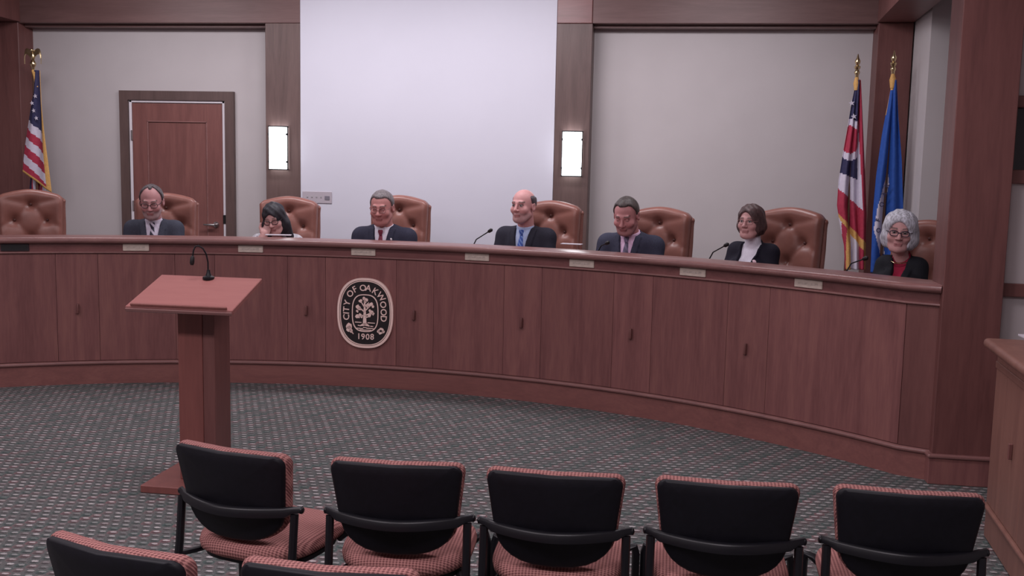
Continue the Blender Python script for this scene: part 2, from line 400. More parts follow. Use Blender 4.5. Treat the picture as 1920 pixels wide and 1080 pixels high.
# ------------------------------------------------------------------ dais
ang = np.linspace(-44.2, 44.2, 120)
arc = [pol(RD, a) for a in ang]
FULL = [(-6.042, 5.93)]+arc+[(1.478, 5.93)]
D = thing('council_dais', (CX, CY+RD, 0), 0, 'long curved reddish wood council dais with panel doors below a rounded counter', 'desk')
def dpart(name, path, prof, m, parent=D, smooth=True, ang=35):
    b = MB(); b.quadring(sweep(path, prof)); o = b.obj(name, m, None, smooth, ang)
    for v in o.data.vertices: v.co -= Vector(D.location)
    o.parent = parent; return o
dpart('base_board', FULL, [(0, 0), (0, .147), (-.05, .147), (-.05, 0)], MT['base'])
dpart('bead_moulding', FULL, [(-.05, .147), (.008, .147), (.014, .152), (.016, .160), (.014, .168), (.006, .174), (-.05, .174)], MT['counter'], ang=60)
dpart('backing', FULL, [(-.034, .05), (-.034, 1.06), (-.055, 1.06), (-.055, .05)], MT['black'])
dpart('upper_moulding', FULL, [(-.05, .980), (.004, .980), (.009, .985), (.009, .990), (.004, .995), (-.05, .995)], MT['counter'], ang=60)
dpart('fascia', FULL, [(-.004, .995), (-.004, 1.056), (-.05, 1.056), (-.05, .995)], MT['dais_x'])
nose = [(-.22, 1.056), (.022, 1.056), (.034, 1.060), (.042, 1.068), (.046, 1.079), (.042, 1.090), (.034, 1.098), (.022, 1.102), (-.22, 1.102)]
dpart('counter_top', FULL, nose, MT['counter'], ang=50)
dpart('inner_panel', [pol(RD+.2, a) for a in np.linspace(-43, 43, 60)], [(0, .15), (0, 1.056), (-.02, 1.056), (-.02, .15)], MT['dais'])
dpart('work_top', [pol(RD+.4, a) for a in np.linspace(-42, 42, 60)], [(.175, .85), (.175, .885), (-.18, .885), (-.18, .85)], MT['counter'])
def panel(a0, a1, name):
    pa = [pol(RD, a) for a in np.linspace(a0+.013, a1-.013, max(4, int((a1-a0)*1.5)))]
    b = MB(); b.quadring(sweep(pa, [(-.006, .177), (-.004, .179), (-.004, .976), (-.006, .978), (-.026, .978), (-.026, .177)]))
    o = b.obj(name, MT['dais'], None, True, 35); c = pol(RD, (a0+a1)/2)
    for v in o.data.vertices: v.co -= Vector((c[0], c[1], .58))
    o.parent = D; o.location = Vector((c[0], c[1], .58))-Vector(D.location); return o
for k in range(-5, 5):
    ce = 4.66+9.32*k
    if abs(ce) > 40: continue
    a0, a1 = ce-1.62, ce+1.62
    o = panel(max(a0, -44.1), min(a1, 44.1), 'panel_door')
    hb = MB(); hb.box((0, 0, 0), (.014, .022, .072), .004, 2); hb.box((-.006, .004, -.034), (.022, .012, .008), .003, 1)
    hd = hb.obj('pull_handle', MT['pillar'], o, True); hd.rotation_euler = (0, 0, -math.radians(ce)); p = pol(-.012, ce); hd.location = (p[0]-CX, p[1]-CY, -.008)
for k in range(-4, 5):
    a0, a1 = 9.32*k-3.04, 9.32*k+3.04
    if k == 4: a0, a1 = 34.24, 44.15
    if k == -4: a0, a1 = -44.15, -34.24
    panel(a0, a1, 'front_panel')
for s, x1, y1 in ((1, 1.478, 5.93), (-1, -6.042, 5.93)):
    q = pol(RD, 44.2*s); pa = [q, (x1, y1)] if s > 0 else [(x1, y1), q]
    b = MB(); b.quadring(sweep(pa, [(-.004, .177), (-.004, .978), (-.026, .978), (-.026, .177)])); o = b.obj('end_panel', MT['pillar'])  # darker wood puts the shade of the turned end face into its colour
    for v in o.data.vertices: v.co -= Vector(D.location)
    o.parent = D

# nameplates
plates = [(-27.88, 1), (-18.66, 0), (-9.35, 0), (.2, 0), (10.0, 0), (18.95, 0), (28.12, 0), (37.1, 0)]
where = ['leftmost slot of the dais, below the empty leather chair', 'below the bearded man in front of the door', 'below the woman leaning on her hand', 'above the round-ended city seal',
         'below the bald man in a blue tie', 'below the man looking down in a pink shirt', 'below the woman in white turtleneck', 'at the right end below the white-haired woman']
for (a, dk), w in zip(plates, where):
    x, y = pol(RD-.004, a); t = thing('nameplate', (x, y, 1.026), -math.radians(a), ('dark blank nameplate on the ' if dk else 'silver-bronze engraved nameplate ')+w, 'nameplate', 'nameplates along the dais front')
    MB().box((0, .004, 0), (.187, .012, .052), .003, 1).obj('plate', MT['plate_dark' if dk else 'plate'], t)
    if not dk: MB().box((0, -.0025, 0), (.13, .002, .014), 0).obj('engraving', MT['plate_band'], t)
    else: MB().box((0, -.0022, 0), (.17, .002, .036), 0).obj('insert', MT['black'], t)

# ------------------------------------------------------------------ city seal
def text_mesh(ch, size, m, parent, name, depth=.004):
    cu = bpy.data.curves.new('t', 'FONT'); cu.body = ch; cu.size = size; cu.extrude = depth; cu.align_x = 'CENTER'; cu.align_y = 'CENTER'; cu.resolution_u = 3; cu.offset = .0006
    to = bpy.data.objects.new('t', cu); COL.objects.link(to); dg = bpy.context.evaluated_depsgraph_get()
    me = bpy.data.meshes.new_from_object(to.evaluated_get(dg)); bpy.data.objects.remove(to); me.materials.clear(); me.materials.append(m); me.name = name
    o = bpy.data.objects.new(name, me); COL.objects.link(o); o.parent = parent; return o
sx, sy = pol(RD-.012, .43)
S = thing('city_seal', (sx, sy, .569), -math.radians(.43), 'black oval city seal with copper rim, lettering and oak tree on dais front', 'seal')
def oval(a, b, p=2.45, n=72):
    return [(a*math.copysign(abs(math.cos(t))**(2/p), math.cos(t)), b*math.copysign(abs(math.sin(t))**(2/p), math.sin(t))) for t in [2*PI*k/n for k in range(n)]]
def ring(name, a, b, w, y0, y1, m, p=2.45):
    o1, o2 = oval(a, b, p), oval(a-w, b-w, p); bb = MB()
    rings = [[(x, y1, z) for x, z in o1], [(x, y0, z) for x, z in o1], [(x, y0, z) for x, z in o2], [(x, y1, z) for x, z in o2]]
    bb.quadring(rings, True, False); return bb.obj(name, m, S, True, 40)
b = MB(); b.prism(oval(.214, .262), 0, .014); b.obj('back_plate', MT['seal_black'], S)
ring('outer_rim', .2165, .2645, .0165, -.008, .012, MT['seal_metal'])
ring('inner_rim', .196, .244, .006, -.005, .005, MT['seal_metal'])
ring('medallion_rim', .103, .142, .007, -.006, .005, MT['seal_metal'], 2.9)
K = .4/1000*9.98/6.356*1.006
K = 4.0e-3/6.356
def SP(px, py): return ((px-545)*K, -(py-550)*K)
for ch, px, py, ro in (('C', 315, 608, 88), ('I', 313, 558, 88), ('T', 314, 512, 86), ('Y', 324, 437, 76), ('O', 362, 325, 50), ('F', 417, 272, 30), ('O', 517, 252, 5), ('A', 583, 252, -8),
                       ('K', 665, 286, -32), ('W', 735, 348, -52), ('O', 762, 440, -76), ('O', 768, 530, -86), ('D', 769, 607, -92)):
    x, z = SP(px, py); o = text_mesh(ch, .066, MT['seal_metal'], S, 'letter', .003); o.rotation_euler = (PI/2, -math.radians(ro), 0); o.location = (x, -.003, z)
for ch, px in zip('1908', (468, 520, 576, 632)):
    x, z = SP(px, 838-abs(px-550)*.04); o = text_mesh(ch, .062, MT['seal_metal'], S, 'numeral', .003); o.rotation_euler = (PI/2, 0, 0); o.location = (x, -.003, z)
def slab(b, poly, y=-.006, t=.006):
    b.quadring([[(x, y+t, z) for x, z in poly], [(x, y, z) for x, z in poly]])
def limb(b, p, q, w0, w1):
    (x0, z0), (x1, z1) = SP(*p), SP(*q); dx, dz = x1-x0, z1-z0; l = math.hypot(dx, dz); nx, nz = -dz/l, dx/l
    w0 *= K; w1 *= K; slab(b, [(x0+nx*w0, z0+nz*w0), (x0-nx*w0, z0-nz*w0), (x1-nx*w1, z1-nz*w1), (x1+nx*w1, z1+nz*w1)])
b = MB()
limb(b, (540, 690), (540, 560), 24, 15); limb(b, (540, 560), (538, 400), 15, 7)
limb(b, (545, 680), (480, 705), 20, 5); limb(b, (540, 680), (600, 705), 20, 5)
for p, q in (((538, 570), (470, 600)), ((540, 540), (470, 480)), ((538, 480), (490, 410)), ((540, 470), (590, 420)), ((544, 520), (610, 460)), ((546, 580), (620, 540)), ((540, 420), (530, 370)), ((545, 600), (600, 590))):
    limb(b, p, q, 8, 4)
b.obj('tree_trunk', MT['seal_metal'], S)
def blob(cxp, cyp, r, k=9, j=.35, s=0):
    rr = random.Random(s); x, z = SP(cxp, cyp); b = MB()
    slab(b, [(x+r*K*(1+j*rr.uniform(-1, 1))*math.cos(2*PI*i/k), z+r*K*(1+j*rr.uniform(-1, 1))*math.sin(2*PI*i/k)) for i in range(k)], -.006, .005); return b
for i, (x, y, r) in enumerate(((452, 590, 26), (482, 575, 20), (455, 478, 26), (478, 500, 20), (448, 530, 15), (488, 408, 20), (530, 375, 20), (560, 390, 22), (590, 455, 24), (620, 440, 24), (640, 468, 16), (620, 540, 26), (642, 552, 18), (600, 575, 22), (545, 410, 20), (575, 470, 18), (500, 590, 18), (600, 515, 14))):
    blob(x, y, r, s=i).obj('leaf_cluster', MT['seal_metal'], S)
b = MB()
for x0, x1, y in ((420, 500, 662), (575, 665, 664), (440, 520, 735), (480, 620, 752), (520, 560, 722), (560, 650, 730), (455, 480, 700), (610, 645, 705)):
    limb(b, (x0, y), (x1, y+2), 5, 4)
b.obj('ground_lines', MT['seal_metal'], S)
for nm, pts in (('oak_sprig', ((350, 715, 40), (345, 745, 34), (372, 770, 22))), ('rosette', ((740, 755, 40), (765, 765, 22), (715, 760, 22)))):
    for i, (x, y, r) in enumerate(pts): blob(x, y, r, 10, .25, i+40+len(nm)).obj(nm, MT['seal_metal'], S)
b = MB(); limb(b, (370, 765), (400, 808), 7, 4); b.obj('stem', MT['seal_metal'], S)
b = MB(); x, z = SP(740, 755); slab(b, [(x+.009*math.cos(t), z+.009*math.sin(t)) for t in np.linspace(0, 2*PI, 9)[:-1]], -.008, .003); b.obj('rosette_center', MT['seal_black'], S)

# ------------------------------------------------------------------ wall sconces and control plate
def sconce(xc, label):
    t = thing('wall_sconce', (xc, YF, 1.80), 0, label, 'lamp', 'sconces on the two posts')
    pr = [(-.088, -.02), (-.080, -.055), (-.05, -.078), (0, -.086), (.05, -.078), (.080, -.055), (.088, -.02)]
    b = MB(); b.quadring([[(x, y, z) for x, y in pr] for z in (-.197, .197)]); b.obj('shade', MT['lamp_glow'], t, True, 60)
    MB().box((0, -.01, 0), (.15, .02, .36), .003, 1).obj('back_plate', MT['steel_black'], t)
    for z in (-.202, .202):
        b = MB(); b.tube([(x*1.04, y*1.04, z) for x, y in [(-.088, -.004)]+pr+[(.088, -.004)]], .0055, 6); b.obj('end_rim', MT['steel_black'], t, True)
    for x in (-.0925, .0925):
        MB().box((x, -.022, 0), (.006, .02, .40), .002, 1).obj('side_rail', MT['steel_black'], t)
        for z in (-.13, .13): MB().box((x*.97, -.034, z), (.014, .03, .02), .003, 1).obj('clip', MT['steel_black'], t)
sconce(-3.73, 'glowing white wall sconce on the left post, beside the wood door')
sconce(-.925, 'glowing white wall sconce on the right post, above the bald man')
t = thing('control_plate', (-3.35, YF-.004, 1.341), 0, 'pale grey control plate with small buttons low on the white screen wall', 'switch plate')
MB().box((0, -.004, 0), (.29, .008, .112), .003, 1).obj('plate', mat('plate_paint', lin(178, 168, 176), .5), t)
for x in (-.095, -.05, -.005, .04): MB().box((x, -.010, .004), (.014, .006, .016), .002, 1).obj('button', MT['grille'], t)
MB().box((.10, -.009, -.004), (.05, .004, .04), .002, 1).obj('keypad', mat('keypad_grey', lin(120, 114, 124), .5), t)

# ------------------------------------------------------------------ flags
def flagpole(x, y, top, kind, label):
    t = thing('flag', (x, y, PLAT), 0, label, 'flag'); H = top-PLAT
    b = MB(); b.lathe([(.14, 0), (.14, .03), (.05, .06), (.035, .12), (.03, .14)], n=18); b.obj('stand', MT['brass'], t, True)
    b = MB(); b.tube([(0, 0, .1), (0, 0, H-.21)], .013, 10); b.obj('pole', MT['hand_wood'], t, True)
    if kind == 'eagle':
        b = MB(); b.lathe([(.014, -.21), (.016, -.17), (.026, -.155), (.03, -.135), (.02, -.115), (.012, -.1)], (0, 0, H), 12)
        b.sphere((0, 0, H-.07), (.022, .02, .045), 10); b.sphere((0, -.012, H-.012), (.014, .018, .016), 10)
        b.obj('eagle_body', MT['brass'], t, True)
        for s in (-1, 1):
            b = MB()
            rings = []
            for q in np.linspace(0, 1, 7):
                cxx = s*(.008+.078*math.sin(q*1.75)); cz = H-.055+.055*math.sin(q*PI*.85)-.095*q**2.5; w = .040*(1-.6*q)
                rings.append([(cxx, -.004, cz+w*.8), (cxx, -.008, cz-w), (cxx, .004, cz-w), (cxx, .006, cz+w*.8)])
            b.quadring(rings); b.obj('eagle_wing', MT['brass'], t, True)
    else:
        b = MB(); b.lathe([(.014, -.22), (.016, -.17), (.024, -.155), (.024, -.145), (.014, -.13), (.024, -.115), (.027, -.10), (.012, -.092), (.022, -.07), (.024, -.055), (.012, -.035), (.004, 0), (.001, .005)], (0, 0, H), 12)
        b.obj('spear_finial', MT['brass'], t, True)
    return t
def drape(t, Y, left, right, paint, mats, name='cloth', nr=90, nc=40, pleats=3.5, amp=.03, y_off=-.02, ph=0.):
    """hanging cloth: left / right edges as (pixel x, pixel y) lists walked downward at depth Y"""
    lv = np.linspace(0, 1, nr+1); Lp = np.array(left, float); Rp = np.array(right, float)
    def along(P):
        d = np.r_[0, np.cumsum(np.hypot(*np.diff(P, axis=0).T))]; d /= d[-1]; return np.c_[np.interp(lv, d, P[:, 0]), np.interp(lv, d, P[:, 1])]
    A, B = along(Lp), along(Rp); V = []; PX = []
    for i in range(nr+1):
        for j in range(nc+1):
            s = j/nc; p = A[i]*(1-s)+B[i]*s; PX.append(p); q = at_y(p[0], p[1], Y)
            k = min(1, lv[i]*3+.25)
            V.append((q[0]-t.location.x, y_off+amp*k*math.sin(2*PI*pleats*s+ph+lv[i]*1.2)+.012*math.sin(9*s+5*lv[i]), q[2]-t.location.z))
    Fc = []; mi = []
    for i in range(nr):
        for j in range(nc):
            a = i*(nc+1)+j; Fc.append((a, a+1, a+nc+2, a+nc+1)); p = (PX[a]+PX[a+nc+2])/2; mi.append(paint(p[0], p[1], (j+.5)/nc, lv[i]))
    o = mesh_from(name, V, Fc, mats, t, True, mi)
    sm = o.modifiers.new('thick', 'SOLIDIFY'); sm.thickness = .004
    return o
def star(t, px, py, r, Y, yo):
    q = at_y(px, py, Y); b = MB(); pts = []
    for k in range(10): a = PI/2+PI*k/5+.2; rr = r if k % 2 == 0 else r*.42; pts.append((q[0]-t.location.x+rr*math.cos(a), q[2]-t.location.z+rr*math.sin(a)))
    b.quadring([[(x, yo, z) for x, z in pts], [(x, yo+.004, z) for x, z in pts]]); b.obj('star', MT['f_white'], t)
FM = [MT['f_red'], MT['f_white'], MT['f_navy'], MT['gold_cloth'], MT['f_blue'], MT['black']]
YP = 9.30
q = at_y(61, 92, YP); US = flagpole(q[0], YP, q[2], 'eagle', 'national flag of red and white stripes with brass eagle, beside left post')
def p_us(x, y, s, v):
    if s > .86 or v > .975: return 3
    d = y-.95*(x-57)
    if d < 226: return 2
    return 1 if int((d-226)/17.5) % 2 == 0 else 0
drape(US, YP, [(66, 132), (61, 180), (55, 226), (49, 275), (45, 322)], [(77, 132), (83, 200), (90, 270), (99, 361)], p_us, FM, ph=.5, pleats=1.6, amp=.011)
drape(US, YP, [(53, 300), (52, 335), (52, 372)], [(84, 320), (83, 345), (80, 380)], lambda x, y, s, v: 2 if s < .22 else (0 if int(s*7) % 2 else 1), FM, 'cloth_fold', 20, 24, y_off=.03, pleats=2, amp=.012)
for px, py in ((66, 194), (69, 208), (74, 222), (72, 181)): star(US, px, py, .022, YP, -.052)
b = MB(); b.tube([(0, -.01, q[2]-PLAT-.20), (.03, -.015, q[2]-PLAT-.25), (.045, -.02, q[2]-PLAT-.36)], [.012, .022, .014], 8); b.obj('gold_tassel', MT['gold_cloth'], US, True)
q = at_y(1609, 102, YP); OH = flagpole(q[0], YP, q[2], 'spear', 'state flag with red disc in white ring and stars, left of the blue flag')
def p_oh(x, y, s, v):
    e = math.hypot((x-1593)/20., (y-262)/32.)
    if x > 1609.5+max(0, (y-215))*.035 and y < 440: return 0
    if y > 225 and x > 1606+max(0, y-215)*.02 and y < 345: return 1
    if e < .82: return 0
    if e < 1.22: return 1
    if y < 330-(1590-x)*.4: return 2
    if y < 352+(x-1570)*.9: return 1
    if y < 398+(x-1570)*1.1: return 0
    if y < 405+(x-1570)*1.35: return 3
    k = int((x-1570)/8) % 4
    return (1, 0, 3, 1)[k]
drape(OH, YP, [(1605, 150), (1596, 195), (1589, 240), (1580, 290), (1572, 340), (1569, 385), (1574, 420), (1582, 460), (1584, 505)], [(1613, 150), (1616, 230), (1620, 320), (1624, 400), (1622, 505)], p_oh, FM, nr=150, nc=50, pleats=3, amp=.022)
for px, py in ((1595, 194), (1599, 219)): star(OH, px, py, .026, YP, -.055)
b = MB(); b.tube([(0, 0, q[2]-PLAT-.19), (0, -.012, q[2]-PLAT-.24), (0, -.012, q[2]-PLAT-.30)], [.014, .028, .018], 10); b.obj('gold_tassel', MT['gold_cloth'], OH, True)
YC = 9.22
q = at_y(1677, 95, YC); CF = flagpole(q[0], YC, q[2], 'spear', 'blue flag with white lettered seal, in front of right corner post')
def p_cf(x, y, s, v):
    if y < 170: return 3 if s < .35 else 4
    if s < .05 and y < 215: return 3
    cx = np.interp(y, [325, 345, 390, 430, 462, 478], [1663, 1655, 1643, 1637, 1644, 1650]); cr = np.interp(y, [325, 345, 385, 420, 455, 478], [1666, 1667, 1660, 1653, 1657, 1660])
    return 1 if (327 < y < 476 and cx < x < cr) else 4
drape(CF, YC, [(1672, 150), (1664, 200), (1654, 255), (1643, 330), (1636, 400), (1631, 510)], [(1681, 150), (1684, 220), (1690, 300), (1693, 400), (1694, 510)], p_cf, FM, nr=130, nc=50, pleats=2.0, amp=.025, ph=2.2)
for ch, px, py, ro in (('O', 1645, 431, 80), ('F', 1644, 412, 78), ('O', 1651, 383, 70), ('A', 1656, 364, 66), ('K', 1661, 348, 62)):
    p = at_y(px, py, YC); o = text_mesh(ch, .052, MT['f_navy'], CF, 'letter', .002); o.rotation_euler = (PI/2, -math.radians(ro), 0); o.location = (p[0]-CF.location.x, -.062, p[2]-PLAT)
b = MB(); b.tube([(0, 0, q[2]-PLAT-.19), (0, -.012, q[2]-PLAT-.24), (0, -.012, q[2]-PLAT-.31)], [.014, .028, .018], 10); b.obj('gold_tassel', MT['gold_cloth'], CF, True)

# ------------------------------------------------------------------ leather chairs
def leather_back():
    nu, nv = 36, 36; V = []; Fc = []
    btn = [(0, -.125), (-.125, -.255), (.125, -.255), (0, -.40)]
    def topz(x): a = abs(x)/.25; return -.055*a**1.7-.045*max(0, a-.86)**1*3
    def side(v): return .25-.015*v
    for sgn in (0, 1):
        for i in range(nv+1):
            v = i/nv
            for j in range(nu+1):
                u = -1+2*j/nu; x = u*(side(v)); zt = topz(x); z = zt+(-.62-zt)*v
                e = max(0, 1-abs(u))*.25; ed = min(e, (v*.62)+.002, .62-v*.62+.02); rnd = math.sqrt(max(0, 1-(1-min(1, ed/.05))**2))
                if sgn == 0:
                    y = -.028-.052*rnd
                    for bx, bz in btn:
                        d2 = (x-bx)**2+(z-bz)**2; y += .024*math.exp(-d2/.0014)+.012*math.exp(-d2/.007)
                    for (ax, az), (bx, bz) in (((0, -.125), (-.25, -.07)), ((0, -.125), (.25, -.07)), ((0, -.125), (-.125, -.255)), ((0, -.125), (.125, -.255)), ((-.125, -.255), (0, -.40)), ((.125, -.255), (0, -.40)), ((-.125, -.255), (-.25, -.33)), ((.125, -.255), (.25, -.33))):
                        dx, dz = bx-ax, bz-az; tt = max(0, min(1, ((x-ax)*dx+(z-az)*dz)/(dx*dx+dz*dz))); dd = math.hypot(x-ax-tt*dx, z-az-tt*dz)
                        y += .0065*math.exp(-(dd/.02)**2)*rnd
                    y += .02*u*u*0-.03*abs(u)**3
                else: y = .03+.02*rnd-.03*abs(u)**3
                V.append((x, y, z))
    n1 = (nu+1)*(nv+1)
    for s in (0, 1):
        for i in range(nv):
            for j in range(nu):
                a = s*n1+i*(nu+1)+j; f = (a, a+1, a+nu+2, a+nu+1); Fc.append(f[::-1] if s == 0 else f)
    bd = [j for j in range(nu+1)]+[i*(nu+1)+nu for i in range(1, nv+1)]+[nv*(nu+1)+j for j in range(nu-1, -1, -1)]+[i*(nu+1) for i in range(nv-1, 0, -1)]
    for k in range(len(bd)): a, b = bd[k], bd[(k+1) % len(bd)]; Fc.append((a, b, b+n1, a+n1))
    return V, Fc, btn
LB = leather_back()
def leather_chair(loc, rz, label):
    t = thing('leather_armchair', loc, rz, label, 'chair', 'high-backed leather chairs behind the dais'); ZT = 1.262
    V, Fc, btn = LB; o = mesh_from('backrest', V, Fc, MT['leather'], t, True); o.location = (0, .27, ZT); o.rotation_euler = (-.06, 0, 0)
    bm = bmesh.new(); bm.from_mesh(o.data); bmesh.ops.recalc_face_normals(bm, faces=bm.faces); bm.to_mesh(o.data); bm.free()
    for bx, bz in btn[:3]:
        b = MB().sphere((bx, -.045, bz), (.011, .006, .011), 10).obj('button', MT['button'], o, True)
    for s in (-1, 1):
        b = MB(); b.tube([(s*.243, .012, -.098), (s*.243, .012, -.14), (s*.243, .012, -.30), (s*.236, .012, -.60)], [.022, .019, .021, .02], 8); b.sphere((s*.243, .012, -.098), .024, 10); b.obj('side_roll', MT['leather'], o, True)
    b = MB(); b.box((0, 0, .40), (.50, .50, .12), .045, 3); b.obj('seat', MT['leather'], t, True)
    for s in (-1, 1):
        b = MB(); b.tube([(s*.275, .2, .58), (s*.285, 0, .585), (s*.285, -.2, .56), (s*.28, -.22, .36)], .024, 8); b.obj('armrest', MT['leather'], t, True)
    b = MB(); b.tube([(0, 0, .09), (0, 0, .34)], .03, 10); b.obj('gas_post', MT['steel_black'], t, True)
    b = MB()
    for k in range(5): a = 2*PI*k/5+.3; b.tube([(0, 0, .11), (.28*math.cos(a), .28*math.sin(a), .075)], [.025, .018], 8)
    b.obj('star_base', MT['steel_black'], t, True)
    for k in range(5): a = 2*PI*k/5+.3; MB().sphere((.28*math.cos(a), .28*math.sin(a), .03), .03, 10).obj('caster', MT['black'], t, True)
    return t
chairs = [(57, 355, 'empty tan leather chair with button tufting at far left below the striped flag', 0), (312, 362, 'tan leather chair in front of the wood door, behind the bearded man', 0), (543, 368, 'tan leather chair below the left sconce, behind the dark-haired woman', 0),
          (751, 366, 'tan leather chair before the white screen, behind the grey-haired man', 0), (1036, 376, 'tan leather chair in front of the right post, behind the bald man', 0), (1241, 388, 'tan leather chair behind the man in a pink shirt looking down', 0),
          (1486, 389, 'tan leather chair behind the woman in the white turtleneck', 0), (1755, 413, 'tan leather chair half hidden by the pillar, behind the white-haired woman', .1)]
for px, py, lb, dr in chairs:
    p = at_r(px, py, RD+1.22); a = math.atan2(p[0]-CX, p[1]-CY); r = RD+.97
    t = leather_chair((CX+r*math.sin(a), CY+r*math.cos(a), PLAT), -a+dr, lb)
    for ch in t.children:
        if ch.name.startswith('backrest'): ch.location.z += (p[2]-PLAT)-1.262

# ------------------------------------------------------------------ people: signed distance modelling
def nets(Fv, xs, ys, zs):
    ins = Fv < 0; nx, ny, nz = Fv.shape
    c = np.zeros((nx-1, ny-1, nz-1), np.int8)
    for i in (0, 1):
        for j in (0, 1):
            for k in (0, 1): c += ins[i:nx-1+i, j:ny-1+j, k:nz-1+k]
    act = (c > 0) & (c < 8); idx = np.argwhere(act); ids = -np.ones(act.shape, np.int64); ids[act] = np.arange(len(idx))
    I, J, Kk = idx.T; acc = np.zeros((len(idx), 3)); cnt = np.zeros(len(idx)); ax = (xs, ys, zs)
    co_ = [(i, j, k) for i in (0, 1) for j in (0, 1) for k in (0, 1)]
    for a in co_:
        for d in range(3):
            if a[d]: continue
            b = list(a); b[d] = 1
            fa = Fv[I+a[0], J+a[1], Kk+a[2]]; fb = Fv[I+b[0], J+b[1], Kk+b[2]]; m = (fa < 0) != (fb < 0)
            tt = np.where(m, fa/np.where(m, fa-fb, 1), 0)
            pa = np.stack([xs[I+a[0]], ys[J+a[1]], zs[Kk+a[2]]], 1); pb = np.stack([xs[I+b[0]], ys[J+b[1]], zs[Kk+b[2]]], 1)
            acc += np.where(m[:, None], pa+(pb-pa)*tt[:, None], 0); cnt += m
    V = acc/cnt[:, None]; Q = []
    for d in range(3):
        s0 = [slice(None)]*3; s1 = [slice(None)]*3; s0[d] = slice(0, -1); s1[d] = slice(1, None)
        A, B = ins[tuple(s0)], ins[tuple(s1)]; e = np.argwhere(A != B); u, v = (d+1) % 3, (d+2) % 3
        ok = (e[:, u] > 0) & (e[:, v] > 0) & (e[:, u] < Fv.shape[u]-1) & (e[:, v] < Fv.shape[v]-1); e = e[ok]
        def cell(du, dv): q = e.copy(); q[:, u] -= du; q[:, v] -= dv; return ids[q[:, 0], q[:, 1], q[:, 2]]
        quad = np.stack([cell(1, 1), cell(0, 1), cell(0, 0), cell(1, 0)], 1); fl_ = ~A[e[:, 0], e[:, 1], e[:, 2]]
        quad[fl_] = quad[fl_][:, ::-1]; Q.append(quad)
    return V, np.concatenate(Q)
def sub(P, c): return (P[0]-c[0], P[1]-c[1], P[2]-c[2])
def ell(P, c, r):
    q = sub(P, c); k0 = np.sqrt((q[0]/r[0])**2+(q[1]/r[1])**2+(q[2]/r[2])**2)+1e-6; k1 = np.sqrt((q[0]/r[0]**2)**2+(q[1]/r[1]**2)**2+(q[2]/r[2]**2)**2)+1e-6
    return k0*(k0-1)/k1
def cap(P, a, b, ra, rb=None):
    rb = ra if rb is None else rb; a = np.array(a, float); b = np.array(b, float); d = b-a; q = sub(P, a)
    t_ = np.clip((q[0]*d[0]+q[1]*d[1]+q[2]*d[2])/max(d@d, 1e-9), 0, 1)
    return np.sqrt((q[0]-t_*d[0])**2+(q[1]-t_*d[1])**2+(q[2]-t_*d[2])**2)-(ra+(rb-ra)*t_)
def smin(a, b, k): h = np.clip(.5+.5*(b-a)/k, 0, 1); return b+(a-b)*h-k*h*(1-h)
def smax(a, b, k): return -smin(-a, -b, k)
def grid(x, y, z): return tuple(np.meshgrid(x, y, z, indexing='ij', sparse=True))
def full(f, P): return np.broadcast_to(f, np.broadcast_shapes(P[0].shape, P[1].shape, P[2].shape)).astype(np.float64)
def head_sdf(h, female=False, fat=0.):
    d = ell(h, (0, .014, .035), (.077, .095, .085))
    d = smin(d, ell(h, (0, -.028, -.032), (.062+fat, .062, .080)), .03)
    d = smin(d, ell(h, (0, -.062, -.095), (.028+fat, .028, .024)), .03)
    for s in (-1, 1):
        d = smin(d, cap(h, (s*.052, .0, -.055), (s*.030, -.05, -.09), .020+fat), .025)
        d = smin(d, ell(h, (s*.040, -.060, -.024), (.026+fat*.6, .026, .024)), .02)
    d = smin(d, cap(h, (-.036, -.080, .030), (.036, -.080, .030), .010), .015)
    for s in (-1, 1): d = smax(d, -ell(h, (s*.031, -.101, .010), (.019, .016, .012)), .008)
    for s in (-1, 1): d = smin(d, ell(h, (s*.031, -.0765, .010), (.0135, .012, .0115)), .002)
    d = smin(d, cap(h, (0, -.086, .022), (0, -.110, -.022), .007, .012), .010)
    for s in (-1, 1): d = smin(d, ell(h, (s*.013, -.098, -.026), (.009, .011, .008)), .006)
    d = smin(d, cap(h, (-.017, -.0855, -.056), (.017, -.0855, -.056), .0065), .006)
    d = smin(d, cap(h, (-.014, -.0845, -.066), (.014, -.0845, -.066), .007), .005)
    for s in (-1, 1):
        ear = smax(ell(h, (s*.080, .012, -.002), (.011, .022, .034)), -ell(h, (s*.091, .004, .0), (.008, .011, .018)), .004); d = smin(d, ear, .006)
    return d
def hand_mesh():
    xs = np.arange(-.09, .09, .004); ys = np.arange(-.06, .21, .004); zs = np.arange(-.09, .05, .004); P = grid(xs, ys, zs)
    d = ell(P, (0, .05, 0), (.042, .055, .017)); d = smin(d, cap(P, (0, -.05, 0), (0, .02, 0), .026, .027), .03)
    for x, ln, sp in ((-.031, .040, -.10), (-.0105, .044, -.02), (.0105, .041, .05), (.031, .033, .14)):
        p = np.array([x, .092, 0]); an = .25
        for k in range(3):
            l = ln*(1-.22*k); q = p+l*np.array([math.sin(sp)*.8, math.cos(an), -math.sin(an)]); d = smin(d, cap(P, p, q, .0095-.001*k, .009-.001*k), .006); p = q; an += .42
    d = smin(d, cap(P, (-.028, .02, -.006), (-.058, .055, -.014), .014, .011), .015); d = smin(d, cap(P, (-.058, .055, -.014), (-.060, .088, -.026), .0105, .008), .005)
    return nets(full(d, P), xs, ys, zs)
HAND = hand_mesh()
def rotm(yaw=0, pitch=0, roll=0): return np.array(Matrix.Rotation(yaw, 3, 'Z') @ Matrix.Rotation(pitch, 3, 'X') @ Matrix.Rotation(roll, 3, 'Y'))
def hframe(P, c, R, s):
    q = sub(P, c); return tuple((R[0][i]*q[0]+R[1][i]*q[1]+R[2][i]*q[2])/s for i in range(3))

